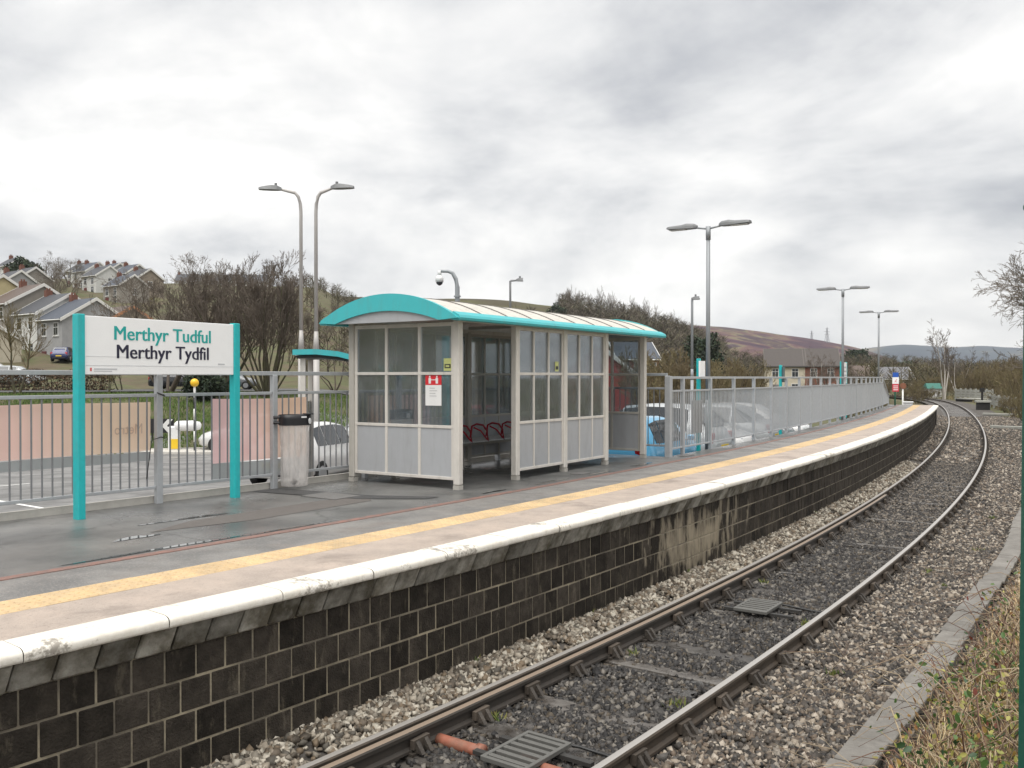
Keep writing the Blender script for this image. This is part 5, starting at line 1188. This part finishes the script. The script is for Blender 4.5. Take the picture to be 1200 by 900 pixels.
ridge('far_hill', [(960, 420), (1000, 411.5), (1030, 407), (1060, 405), (1085, 406.5), (1110, 409), (1150, 407.5), (1180, 409), (1230, 412), (1400, 420)], 2600, 4200, 6000, 10, moor_mat('hazed_moorland', [(.38, (.035, .05, .075)), (.52, (.045, .065, .085)), (.60, (.20, .16, .10)), (.75, (.24, .20, .12))], .0011, 0))  # blue of distant haze is painted into the moorland colours
ridge('grass_hill', [(120, 340), (250, 343), (330, 347), (380, 351), (430, 354), (600, 357), (650, 362), (700, 368), (740, 378), (790, 392), (840, 412), (900, 432)], 220, 520, 900, -2, moor_mat('hill_pasture', [(.35, (.055, .05, .035)), (.5, (.08, .07, .045)), (.6, (.10, .10, .045)), (.7, (.075, .065, .045))], .02, 0))
ridge('valley_woods', [(740, 436), (790, 430), (850, 428), (900, 428), (960, 429), (1010, 431), (1060, 433), (1110, 436), (1160, 437), (1260, 438), (1500, 440)], 210, 420, 640, -4, moor_mat('woodland_floor', [(.35, (.045, .038, .028)), (.5, (.065, .055, .038)), (.65, (.085, .075, .045))], .03, 0))
# pylons on the moor
def pylon(px, d, zb, h, label):
    o = AT(px, d, zb); root = thing('electricity_pylon', label, 'pylon', o); T = frame(o, .3); m = mat('pylon_steel', (.25, .26, .28), .6)
    w = h*.11; mb = MB(T)
    for sx in (-1, 1):
        for sy in (-1, 1): mb.tube([(sx*w, sy*w, 0), (sx*w*.35, sy*w*.35, h*.6), (0, 0, h)], [.5, .4, .3], 4)
    for k in range(7):
        q0, q1 = k/7, (k+1)/7; a = w*(1-.65*min(1, q0/.6)) if q0 < .6 else w*.35*(1-q0)/.4; b = w*(1-.65*min(1, q1/.6)) if q1 < .6 else w*.35*(1-q1)/.4
        mb.tube([(-a, -a, h*q0), (b, -b, h*q1)], .25, 3); mb.tube([(a, -a, h*q0), (-b, -b, h*q1)], .25, 3)
    mb.build('lattice_tower', m, root)
    for z, l in ((.62, .16), (.76, .20), (.9, .13)): mb = MB(T); mb.tube([(-h*l, 0, h*z), (0, 0, h*z+h*.02), (h*l, 0, h*z)], [.15, .5, .15], 4); mb.build('cross_arm', m, root)
pylon(969, 1350, HC+(442-407)*1350/1070, 30, 'steel lattice pylon standing on the moor skyline behind the twin headed lamp')
pylon(951, 1600, HC+(442-402)*1600/1070, 22, 'smaller steel lattice pylon farther along the moor skyline')
# ================================================================== trees and scrub
class Tubes:
    """fast collector of thin three-sided branches"""
    def __init__(self): self.v = []; self.f = []
    def seg(self, pts, rads):
        n = 3 if rads[0] < .06 else 6; base = len(self.v)
        for i, p in enumerate(pts):
            d = pts[min(i+1, len(pts)-1)]-pts[max(0, i-1)]; d = d/(np.linalg.norm(d)+1e-9)
            a = np.cross(d, (0.31, .2, .93)); a /= (np.linalg.norm(a)+1e-9); b = np.cross(d, a)
            for k in range(n):
                q = 2*math.pi*k/n; self.v.append(p+rads[i]*(a*math.cos(q)+b*math.sin(q)))
        for i in range(len(pts)-1):
            for k in range(n): k2 = (k+1) % n; self.f.append((base+i*n+k, base+i*n+k2, base+(i+1)*n+k2, base+(i+1)*n+k))
    def mesh(self, name, m):
        V = np.array(self.v); F = np.array(self.f); o = bulk(name, V, F, m, smooth=True); me = o.data; bpy.data.objects.remove(o); return me
def grow(seed, H, r0, stems, fan, nch, lens, ups, spread, jit=.16, trunk=.0, rtip=.006):
    g = np.random.default_rng(seed); T0, T1 = Tubes(), Tubes()
    def branch(p, d, L, r, lev):
        ns = 5 if lev == 0 else (4 if lev == 1 else 3); pts = [p]; q = p.copy(); dd = d.copy()
        for i in range(ns):
            dd = dd+g.normal(0, jit, 3)+np.array((0, 0, ups[min(lev, len(ups)-1)])); dd /= np.linalg.norm(dd); q = q+dd*L/ns; pts.append(q)
        last = lev >= len(nch)
        rads = [max(rtip, r*(1-.75*i/ns)) for i in range(ns+1)]
        (T0 if lev == 0 else T1).seg(pts, rads)
        if last: return
        for c in range(nch[lev]):
            t = g.uniform(.25 if lev else .3, 1.0)**(.8); i = min(ns-1, int(t*ns)); f = t*ns-i; s = pts[i]*(1-f)+pts[i+1]*f
            ax = pts[i+1]-pts[i]; ax /= np.linalg.norm(ax); rv = g.normal(size=3); rv -= ax*rv.dot(ax); rv /= np.linalg.norm(rv)
            an = spread[min(lev, len(spread)-1)]*g.uniform(.6, 1.3); nd = ax*math.cos(an)+rv*math.sin(an)
            branch(s, nd, L*lens[lev]*g.uniform(.6, 1.2)*(1.15-.5*t), max(rtip, rads[i]*.55), lev+1)
    for k in range(stems):
        a = 2*math.pi*k/stems+g.uniform(-.4, .4); f = fan*(g.uniform(.15, 1) if stems > 1 else .1); d = np.array((math.sin(f)*math.cos(a), math.sin(f)*math.sin(a), math.cos(f)))
        branch(np.array((.12*math.cos(a)*min(1, stems-1), .12*math.sin(a)*min(1, stems-1), -.15)), d, H*g.uniform(.62, .85), r0*g.uniform(.7, 1.1), 0)
    return T0, T1
m_bark = mat('grey_brown_bark', (.085, .068, .052), .9, var=.35, vscale=3, bump=.4, bscale=20)
m_bark_moss = mat('mossy_bark', (.075, .075, .035), .9, var=.4, vscale=2, col2=(.06, .048, .036))
m_twig = mat('winter_twigs', (.125, .10, .080), .9, var=.3, vscale=1)
m_twig_ol = mat('olive_twigs', (.18, .15, .072), .9, var=.35, vscale=.6, col2=(.14, .105, .06))
m_twig_pale = mat('pale_twigs', (.15, .125, .10), .9, var=.3, vscale=1)
m_birch = mat('birch_bark', (.40, .37, .33), .8, var=.4, vscale=2)
PROTO = {}
def tree_proto(key, trunk_m, crown_m, **k):
    a, b = grow(**k); PROTO[key] = (a.mesh(key+'_trunk', trunk_m), b.mesh(key+'_crown', crown_m))
tree_proto('dense', m_bark_moss, m_twig, seed=3, H=8.0, r0=.085, stems=18, fan=.80, nch=(10, 6, 5, 2), lens=(.42, .52, .55, .6), ups=(.10, .16, .12, .08), spread=(.42, .5, .5, .5), jit=.10, rtip=.008)
tree_proto('open', m_bark, m_twig_pale, seed=8, H=9.0, r0=.13, stems=5, fan=.72, nch=(10, 7, 5, 3), lens=(.5, .55, .5, .5), ups=(.03, .05, .05, .03), spread=(.65, .65, .6, .6), jit=.15, rtip=.007)
tree_proto('mossy', m_bark_moss, m_twig_ol, seed=12, H=6.5, r0=.13, stems=2, fan=.3, nch=(14, 7, 5, 2), lens=(.42, .5, .5, .5), ups=(.05, .12, .1, .05), spread=(.75, .6, .6, .6), jit=.14, rtip=.007)
tree_proto('young', m_bark_moss, m_twig_ol, seed=61, H=7.6, r0=.11, stems=2, fan=.12, nch=(24, 7, 4), lens=(.42, .45, .5), ups=(.03, .16, .1), spread=(.75, .5, .5), jit=.09, rtip=.008)
tree_proto('poplar', m_bark, m_twig_pale, seed=21, H=13, r0=.13, stems=2, fan=.16, nch=(13, 6), lens=(.30, .42), ups=(.05, .22), spread=(.5, .4), jit=.07, rtip=.02)
tree_proto('birch', m_birch, m_twig, seed=30, H=9.5, r0=.13, stems=3, fan=.35, nch=(12, 7, 4), lens=(.36, .5, .5), ups=(.05, .05, .0), spread=(.55, .6, .6), jit=.10, rtip=.012)
tree_proto('scrub_a', m_bark_moss, m_twig_ol, seed=40, H=3.4, r0=.05, stems=16, fan=1.0, nch=(8, 6, 3), lens=(.45, .5, .5), ups=(.06, .12, .1), spread=(.55, .55, .5), jit=.15, rtip=.011)
tree_proto('scrub_b', m_bark, m_twig_ol, seed=43, H=4.2, r0=.06, stems=13, fan=.8, nch=(9, 6, 3), lens=(.42, .5, .5), ups=(.08, .14, .1), spread=(.5, .5, .5), jit=.13, rtip=.011)
tree_proto('overhang', m_bark, m_twig_pale, seed=55, H=7.6, r0=.17, stems=2, fan=.3, nch=(20, 10, 6, 2), lens=(.6, .5, .5, .5), ups=(.02, .02, .03, .02), spread=(.9, .6, .6, .6), jit=.13, rtip=.006)
def tree(key, o, label, name='bare_tree', cat='tree', scale=1.0, rot=0.0, grp=None, sink=0.0):
    r = thing(name, label, cat, o, grp); r.rotation_euler = (0, 0, rot); r.scale = (scale,)*3 if not hasattr(scale, '__len__') else scale
    for me, n in zip(PROTO[key], ('trunk', 'crown')): link(bpy.data.objects.new(n, me), r)
    return r
def tz(px, d): return gz(AT(px, d))
tree('dense', tz(314, 57), 'dense many stemmed bare tree beside the street lamps', scale=1.12)
tree('dense', tz(262, 60), 'dense bare tree close behind the name sign end post', scale=1.08, rot=2.0)
tree('open', tz(196, 62), 'open spreading bare tree rising above the name sign', scale=1.22, rot=.5)
tree('open', tz(232, 78), 'open bare tree half hidden behind the dense tree', scale=1.0, rot=2.7)
tree('young', tz(20, 56), 'mossy bare tree standing in front of the terraced houses', scale=.78, rot=1.0)
tree('mossy', tz(-30, 58), 'mossy bare tree at the end of the terrace hedge', scale=.8, rot=3.0)
tree('mossy', tz(128, 60), 'small mossy bare tree under the name board', scale=.50, rot=2.2)
tree('mossy', tz(142, 66), 'small mossy bare tree beside the parked black hatchback', scale=.55, rot=4.2)
tree('open', tz(392, 75), 'open bare tree behind the curved teal canopy', scale=.55, rot=1.9)
tree('mossy', tz(366, 60), 'mossy bare tree between the street lamps and the canopy', scale=.6, rot=5.0)
for k, (px, d, sc) in enumerate(((52, 170, .85), (66, 178, 1.0), (80, 185, .9), (40, 160, .8), (72, 150, .8), (88, 165, .8), (58, 140, .75), (30, 200, .9), (165, 150, .8), (178, 130, .9), (330, 120, .7), (350, 140, .8), (376, 112, .6), (392, 130, .7), (408, 150, .75), (338, 98, .55), (212, 110, .65), (226, 140, .8), (184, 104, .55), (150, 120, .55), (424, 128, .6), (360, 170, .85))):
    tree('mossy' if k % 2 else 'open', tz(px, d), 'bare tree growing among the hillside houses', scale=sc*.95, rot=k*1.3, grp='bare trees among the hillside houses')
tree('birch', Vector((AT(1106, 108).x, 108, -1.3)), 'tall silver barked birch beyond the curve of the track', scale=.98)
tree('birch', Vector((AT(1122, 122).x, 122, -1.3)), 'smaller birch standing behind the tall silver barked one', scale=.72, rot=2.0)
tree('overhang', Vector((23.0, 35, -.6)), 'large bare tree whose twigs hang in from beside the track', scale=1.2, rot=.4)
for k, (px, d, sc) in enumerate(((1165, 150, .7), (1183, 130, .8), (1150, 170, .7), (1200, 120, .7), (1135, 160, .6))):
    tree('open', Vector((AT(px, d).x, d, -1.5)), 'thin bare tree standing in the scrub beyond the pale fences', scale=sc, rot=k*1.7, grp='thin bare trees beyond the pale fences')
for k, (px, d, sc) in enumerate(((962, 118, .85), (976, 112, .75), (948, 125, .6), (990, 130, .8))):
    tree('birch', Vector((AT(px, d).x, d, float(Hland(AT(px, d).x, d)))), 'bare tree standing in front of the brick house', scale=sc, rot=k*1.9, grp='bare trees in front of the brick house')
# scrub
G1, G2, G3 = 'olive scrub bushes behind the car park', 'brown scrub bushes along the right side of the line', 'scrub bushes near the far curve'
r_ = random.Random(5); k = 0
for (px, d, sc) in ((765, 44, .95), (782, 46, 1.05), (800, 45, 1.0), (818, 47, .9), (772, 70, 1.3), (838, 52, 1.0), (856, 54, .95), (872, 56, 1.0), (888, 60, .9), (848, 62, 1.1), (790, 60, 1.2), (770, 56, 1.2), (812, 64, 1.2), (690, 40, .5)):
    tree(('scrub_a', 'scrub_b')[k % 2], tz(px, d), 'leafless olive scrub bush behind the car park', 'scrub_bush', 'bush', sc, k*1.1, G1); k += 1
for (px, d, sc) in ((990, 75, .7), (1005, 82, .8), (972, 88, .7), (1020, 95, .8), (1012, 110, .9), (1035, 118, .7), (1050, 130, .7), (945, 100, .8), (1062, 105, .5), (1075, 96, .45), (1086, 102, .5), (1095, 110, .5), (1068, 118, .6), (1110, 118, .7), (1082, 128, .7), (1098, 135, .9)):
    tree(('scrub_b', 'scrub_a')[k % 2], Vector((AT(px, d).x, d, float(H(np.array([AT(px, d).x]), np.array([d*1.0]))[0])-.1)), 'low brown scrub bush near the far curve of the track', 'scrub_bush', 'bush', sc, k*1.1, G3); k += 1
for (px, d, sc) in ((1130, 112, .9), (1145, 108, 1.0), (1160, 105, 1.0), (1175, 98, 1.05), (1190, 92, 1.1), (1205, 86, 1.1), (1185, 78, .75), (1200, 70, .8), (1215, 62, .8), (1172, 118, 1.3), (1150, 125, 1.3), (1195, 112, 1.4), (1125, 130, 1.2), (1215, 100, 1.3), (1178, 68, .35), (1188, 60, .4), (1199, 54, .45), (1208, 50, .5)):
    tree(('scrub_a', 'scrub_b')[k % 2], Vector((AT(px, d).x, d, -1.1)), 'brown scrub bush on the right side of the line', 'scrub_bush', 'bush', sc, k*1.1, G2); k += 1
# clipped hedge on the left bank
def hedge():
    o = tz(82, 64.5); root = thing('brown_hedge', 'clipped brown beech hedge along the top of the grass bank', 'hedge', o)
    g = np.random.default_rng(4); n = 9000; a = np.radians(0); u = g.uniform(-4.6, 2.6, n); v = g.uniform(-.6, .6, n); z = g.uniform(0, 1.55, n)**1.0; e = np.maximum(np.abs(v)/.6, z/1.55) > .72; u, v, z = u[e], v[e], z[e]; n = len(u)
    C = np.c_[o.x+u, o.y+v+u*.25, o.z+z+.12*np.sin(u*2.1)]; sz = g.uniform(.04, .085, n)
    tri = np.array([(-1, -.5, 0), (1, -.5, 0), (1, .5, 0), (-1, .5, 0)], float); V = np.einsum('nij,kj->nki', rotm(n, g), tri)*sz[:, None, None]+C[:, None, :]
    F = np.arange(n*4).reshape(n, 4)
    l = bulk('leaf_mass', V.reshape(-1, 3), F, mat('beech_leaf', (.10, .058, .032), .8, island=[(0, (.06, .035, .022)), (.5, (.12, .07, .038)), (1, (.085, .06, .03))]), root); tag(l, kind='stuff')
    tw = Tubes()
    for k in range(60):
        b = np.array((o.x+g.uniform(-4.5, 2.5), o.y, o.z-.05)); b[1] += (b[0]-o.x)*.25; tw.seg([b, b+np.array((g.normal(0, .1), g.normal(0, .1), .8)), b+np.array((g.normal(0, .2), g.normal(0, .2), 1.4))], [.03, .02, .01])
    me = tw.mesh('stems', m_bark); c = bpy.data.objects.new('stems', me); link(c, root); c.location = -o
hedge()
# evergreen clumps
def evergreen(o, r, h, label, seed, grp=None):
    root = thing('evergreen_tree', label, 'tree', o, grp); g = np.random.default_rng(seed); n = 2600
    d = g.normal(size=(n, 3)); d /= np.linalg.norm(d, axis=1)[:, None]; lob = 1+.28*np.sin(d[:, 0]*5+seed)*np.cos(d[:, 2]*4+d[:, 1]*3)
    C = d*(g.uniform(.55, 1.0, n)*lob)[:, None]*np.array((r, r, h*.46))+np.array((o.x, o.y, o.z+h*.56)); sz = g.uniform(.05, .11, n)*r
    q = np.array([(-1, -.4, 0), (1, -.4, 0), (.8, .5, 0), (-.8, .5, 0)], float); V = np.einsum('nij,kj->nki', rotm(n, g), q)*sz[:, None, None]+C[:, None, :]
    bulk('crown', V.reshape(-1, 3), np.arange(n*4).reshape(n, 4), mat('evergreen_leaf', (.018, .032, .016), .8, island=[(0, (.010, .020, .010)), (.6, (.022, .040, .020)), (1, (.035, .05, .022))]), root)
    mb = MB(); mb.tube([(o.x, o.y, o.z-.2), (o.x, o.y, o.z+h*.5)], [r*.12, r*.06], 7); mb.build('trunk', m_bark, root)
o = AT(824, 150, -3); evergreen(Vector((o.x, o.y, -1.5)), 3.2, 10.0, 'dark evergreen tree standing above the olive scrub', 2)
o = AT(652, 330, 20); evergreen(Vector((o.x, o.y, 18.5)), 4.0, 9, 'dark evergreen tree on the wooded slope above the shelter roof', 5)
o = AT(1005, 380, 0); evergreen(Vector((o.x, o.y, 5)), 5, 8, 'small dark evergreen on the moor edge', 8)
o = AT(1052, 300, 0); evergreen(Vector((o.x, o.y, -3)), 7, 9, 'broad dark evergreen clump beyond the bungalow', 9)
o = AT(240, 54, 0); evergreen(gz(o)+Vector((0, 0, -.3)), 1.3, 2.2, 'rounded evergreen shrub on the bank beside the crossing beacon', 10)
o = AT(30, 170, 0); evergreen(gz(o), 3.2, 5.5, 'dark evergreen on the hillside above the terrace', 12)
# poplars on the wooded hill
def hill_z(px, d): return None
dg = bpy.context.evaluated_depsgraph_get()
def cast(x, y):
    dg = bpy.context.evaluated_depsgraph_get(); best = -50.0
    for nm in ('grass_hill', 'valley_woods', 'ground'):
        ob = bpy.data.objects[nm]; ok, loc, n, i = ob.ray_cast((x, y, 2000), (0, 0, -1))
        if ok: best = max(best, loc.z)
    return best
bpy.context.view_layer.update()
rr = random.Random(9)
for k in range(30):
    px = rr.choice([rr.uniform(662, 690), rr.uniform(694, 728), rr.uniform(738, 792)]); d = rr.uniform(380, 440); q = AT(px, d); z = cast(q.x, q.y)
    tree('poplar', Vector((q.x, q.y, z-.5)), 'bare upright tree in the row on the hillside above the shelter', scale=rr.uniform(.75, 1.15), rot=rr.uniform(0, 6), grp='bare upright trees on the hillside')
# woodland masses
def small_tree(seed, n=46, h=1.0):
    g = np.random.default_rng(seed); V = []; F = []
    def spike(a, b, w):
        i = len(V); s = np.cross(b-a, g.normal(size=3)); s /= np.linalg.norm(s)+1e-9; V.extend([a-s*w, a+s*w, b]); F.append((i, i+1, i+2))
    spike(np.array((0, 0, -.05)), np.array((0, 0, .95))*h, .022); spike(np.array((0, 0.01, -.05)), np.array((0.02, 0, .9))*h, .022)
    for k in range(n):
        z = g.uniform(.12, .8); a = g.uniform(0, 2*math.pi); L = g.uniform(.16, .40)*(1.1-.5*z); d = np.array((math.cos(a), math.sin(a), g.uniform(.3, 1.3))); d /= np.linalg.norm(d)
        s = np.array((0, 0, z))+.12*np.array((math.cos(a), math.sin(a), 0))*g.random(); spike(s, s+d*L, .011)
    return np.array(V), np.array(F)
def woods(name, N_, region, hmin, hmax, m, seed, zoff=-.3):
    g = np.random.default_rng(seed); protos = [small_tree(seed+i) for i in range(5)]; VV = []; FF = []; base = 0
    cnt = 0
    while cnt < N_:
        px, d = region(g); q = AT(px, d); z = cast(q.x, q.y)
        if z < -20: continue
        v, f = protos[g.integers(5)]; h = g.uniform(hmin, hmax); a = g.uniform(0, 6.28); c, s = math.cos(a), math.sin(a); w = h*g.uniform(.8, 1.2)
        VV.append(np.c_[(v[:, 0]*c-v[:, 1]*s)*w+q.x, (v[:, 0]*s+v[:, 1]*c)*w+q.y, v[:, 2]*h+z+zoff]); FF.append(f+base); base += len(v); cnt += 1
    return tag(bulk(name, np.concatenate(VV), np.concatenate(FF), m), kind='stuff')
m_wood = mat('winter_woodland', (.07, .055, .042), .95, island=[(0, (.06, .047, .036)), (.4, (.095, .076, .058)), (.7, (.12, .10, .07)), (1, (.09, .088, .048))], var=.3, vscale=.05)
woods('hillside_wood', 1500, lambda g: ((lambda px: (px, g.uniform(235, 330 if px < 655 else 420)))(g.uniform(600, 850))), 6, 11, m_wood, 100)
woods('valley_wood', 1500, lambda g: (g.uniform(750, 1300), g.uniform(205, 425)), 4, 8, m_wood, 200)
woods('valley_wood', 500, lambda g: (g.uniform(830, 1300), g.uniform(140, 210)), 3, 6.5, mat('olive_woodland', (.09, .08, .04), .95, island=[(0, (.06, .055, .028)), (.5, (.105, .09, .045)), (1, (.085, .065, .04))]), 250)
woods('hillside_wood', 260, lambda g: (g.uniform(230, 600), g.uniform(225, 330)), 3, 6, m_wood, 300)
woods('hillside_wood', 190, lambda g: (g.uniform(345, 640), g.uniform(85, 230)), 3, 6, m_wood, 340)
# ================================================================== brambles and dead grass at the foot of the camera's bank
def brambles():
    g = np.random.default_rng(77)
    leafpts = np.array([(0, 0, 0), (.35, .28, .06), (.75, .22, .03), (1, 0, -.05), (.75, -.22, .03), (.35, -.28, .06)], float); leafF = np.array([(0, 1, 2, 3), (0, 3, 4, 5)])
    mats = [mat('leaf_green', (.06, .12, .03), .5, island=[(0, (.03, .07, .025)), (.5, (.07, .14, .035)), (1, (.10, .16, .05))], trans=.25), mat('leaf_lime', (.28, .30, .05), .5, island=[(0, (.20, .24, .05)), (.3, (.32, .33, .08)), (.6, (.25, .22, .06)), (1, (.38, .36, .10))], trans=.3), mat('leaf_rust', (.28, .12, .04), .6, island=[(0, (.14, .06, .03)), (.2, (.30, .15, .05)), (.4, (.20, .11, .05)), (.6, (.40, .26, .08)), (.7, (.24, .15, .07)), (.75, (.34, .20, .07)), (.8, (.17, .09, .045)), (.9, (.28, .20, .10)), (.95, (.38, .30, .14)), (.97, (.20, .15, .08)), (1, (.17, .045, .03))], trans=.25)]
    m_st = mat('bramble_stem', (.22, .165, .11), .8, island=[(0, (.10, .06, .045)), (.4, (.28, .21, .14)), (.8, (.34, .27, .18)), (1, (.16, .09, .06))]); m_straw = mat('dead_grass', (.40, .31, .18), .8, island=[(0, (.28, .20, .11)), (.3, (.46, .35, .19)), (.6, (.56, .46, .29)), (1, (.36, .21, .09))])
    labs = ['tangle of brambles with lime leaves beside the green post', 'straw coloured bramble tangle at the trough edge', 'rust and green bramble clump on the bank', 'dry bramble clump with dead grass along the cable trough', 'bramble clump at the foot of the bank']
    spots = [(-1.9, 3.0), (-.4, 2.9), (.9, 2.95), (2.4, 2.85), (4.2, 2.8)]
    for (s0, o0), lb in zip(spots, labs):
        c = P(s0, o0); zc = float(H(np.array([c.x]), np.array([c.y]))[0]); root = thing('bramble_bush', lb, 'bramble', Vector((c.x, c.y, zc)))
        st = Tubes(); ends = []
        for k in range(190):
            s, o = s0+g.normal(0, .55), max(2.28, o0+g.normal(0, .38)); p = P(s, o); b = np.array((p.x, p.y, float(H(np.array([p.x]), np.array([p.y]))[0])-.03))
            a = g.uniform(0, 2*math.pi); L = g.uniform(.4, 1.15); lean = g.uniform(.25, .7); d = np.array((math.cos(a), math.sin(a), 0)); hh = L*g.uniform(.28, .6)
            pts = [b+d*L*t*lean+np.array((0, 0, hh*math.sin(min(1, t*1.1)*math.pi*.72))) for t in np.linspace(0, 1, 6)]; pts = [q+g.normal(0, .012, 3)*(i > 0) for i, q in enumerate(pts)]
            r = g.uniform(.003, .007); st.seg(pts, [r*(1-.6*i/5) for i in range(6)]); ends += [pts[2], pts[3], pts[4], pts[5]]
        me = st.mesh('stems', m_st); ob = bpy.data.objects.new('stems', me); link(ob, root); ob.location = -root.location; tag(ob, kind='stuff')
        E_ = np.array(ends)
        for m, n, s_ in zip(mats, (520, 520, 260) if s0 < 1.5 else (260, 200, 180), ((.03, .062), (.025, .05), (.028, .055))):
            C = E_[g.integers(len(E_), size=n)]+g.normal(0, .06, (n, 3)); C[:, 2] -= g.uniform(0, .12, n); C = C[SO(C[:, 0], C[:, 1])[1] > 2.24]; n = len(C)
            hz = H(C[:, 0], C[:, 1]); C[:, 2] = np.maximum(C[:, 2], hz+.02)
            sz = g.uniform(*s_, n); Rm = rotm(n, g); V = np.einsum('nij,kj->nki', Rm, leafpts)*sz[:, None, None]+C[:, None, :]
            F = (leafF[None]+np.arange(n)[:, None, None]*6).reshape(-1, 4); tag(bulk('leaves', V.reshape(-1, 3), F, m, root), kind='stuff')
    # dead grass over the whole foot of the bank
    n = 15000; s = g.uniform(-4, 12, n); o = 2.22+np.abs(g.normal(0, .75, n)); x, y = PV(s, o); z = H(x, y)-.01
    L = g.uniform(.08, .34, n); a = g.uniform(0, 2*math.pi, n); lean = g.uniform(.3, 1.6, n); w = g.uniform(.0018, .004, n)
    dx, dy = np.cos(a), np.sin(a); px_, py_ = -dy, dx; lx = np.sin(np.minimum(lean, 1.45)); lz = np.cos(np.minimum(lean, 1.45))
    b0 = np.c_[x-px_*w, y-py_*w, z]; b1 = np.c_[x+px_*w, y+py_*w, z]; m0 = np.c_[x+dx*L*lx*.5, y+dy*L*lx*.5, z+L*lz*.6+.02]; t0 = np.c_[x+dx*L*lx, y+dy*L*lx, z+L*lz*.85+.015]
    V = np.stack([b0, b1, m0+np.c_[px_*w, py_*w, 0*w]*.7, m0-np.c_[px_*w, py_*w, 0*w]*.7, t0], 1).reshape(-1, 3); k = np.arange(n)*5
    F = np.concatenate([np.c_[k, k+1, k+2], np.c_[k, k+2, k+3], np.c_[k+3, k+2, k+4]]); tag(bulk('dead_grass', V, F, m_straw), kind='stuff')
    # a few long bare stalks arching over the trough
    root = thing('dead_stalks', 'long bare stalks arching from the bank over the cable trough', 'plant', P(1.0, 2.4, -1.05))
    for k in range(16):
        s, o_ = g.uniform(-1.6, 3.0), g.uniform(2.3, 2.9); p = P(s, o_); b = np.array((p.x, p.y, float(H(np.array([p.x]), np.array([p.y]))[0])-.03)); q = P(s+g.uniform(-.7, .9), o_-g.uniform(.5, 1.25)); e = np.array((q.x, q.y, -1.05+g.uniform(.0, .3)))
        hh = g.uniform(.12, .45); pts = [b+(e-b)*t+np.array((0, 0, hh*4*t*(1-t)))+g.normal(0, .015, 3)*(0 < t < 1) for t in np.linspace(0, 1, 8)]; tb = Tubes(); r = g.uniform(.0025, .0045); tb.seg(pts, [r*(1-.5*i/7) for i in range(8)])
        for j in range(3):
            i = g.integers(2, 7); tb.seg([pts[i], pts[i]+g.normal(0, .09, 3)+np.array((0, 0, .05)), pts[i]+g.normal(0, .14, 3)+np.array((0, 0, .06))], [.002, .0016, .001])
        me = tb.mesh('stalk', m_st); ob = bpy.data.objects.new('stalk', me); link(ob, root); ob.location = -root.location
brambles()
# rough tussocks on the grass bank at the left and beside the far track
def tufts(name, n, fn, hmin, hmax, m, seed):
    g = np.random.default_rng(seed); x, y = fn(g, n); z = H(x, y)-.02; L = g.uniform(hmin, hmax, n); a = g.uniform(0, 6.28, n); w = L*.12
    V = np.stack([np.c_[x-np.cos(a)*w, y-np.sin(a)*w, z], np.c_[x+np.cos(a)*w, y+np.sin(a)*w, z], np.c_[x+g.normal(0, .3, n)*L, y+g.normal(0, .3, n)*L, z+L]], 1).reshape(-1, 3)
    tag(bulk(name, V, np.arange(n*3).reshape(n, 3), m), kind='stuff')
m_grs = mat('bank_grass', (.085, .15, .03), .9, island=[(0, (.06, .11, .022)), (.6, (.10, .17, .035)), (1, (.13, .17, .05))])
def bank_fn(g, n): a = g.uniform(-.60, -.10, n); r = g.uniform(38.3, 65, n); return r*np.sin(a), r*np.cos(a)
tufts('bank_grass', 60000, bank_fn, .08, .26, m_grs, 1)
def right_fn(g, n): s = g.uniform(30, 120, n); o = 3.2+np.abs(g.normal(0, 8, n)); return PV(s, o)
tufts('line_side_grass', 16000, right_fn, .1, .5, mat('straw_grass', (.22, .18, .09), .9, island=[(0, (.14, .11, .06)), (.6, (.24, .19, .10)), (1, (.14, .14, .05))]), 2)
# ================================================================== haze
def haze():
    mb = MB(); mb.box(-3200, 3600, -60, 6500, -12, 330); o = mb.build('haze', None); tag(o, kind='stuff')
    m = bpy.data.materials.new('air'); m.use_nodes = True; t = m.node_tree; t.nodes.clear(); v = t.nodes.new('ShaderNodeVolumePrincipled'); v.inputs['Density'].default_value = 0.00010; v.inputs['Color'].default_value = (.90, .93, .97, 1); v.inputs['Anisotropy'].default_value = .2
    ou = t.nodes.new('ShaderNodeOutputMaterial'); t.links.new(v.outputs[0], ou.inputs['Volume']); o.data.materials.append(m)
haze()
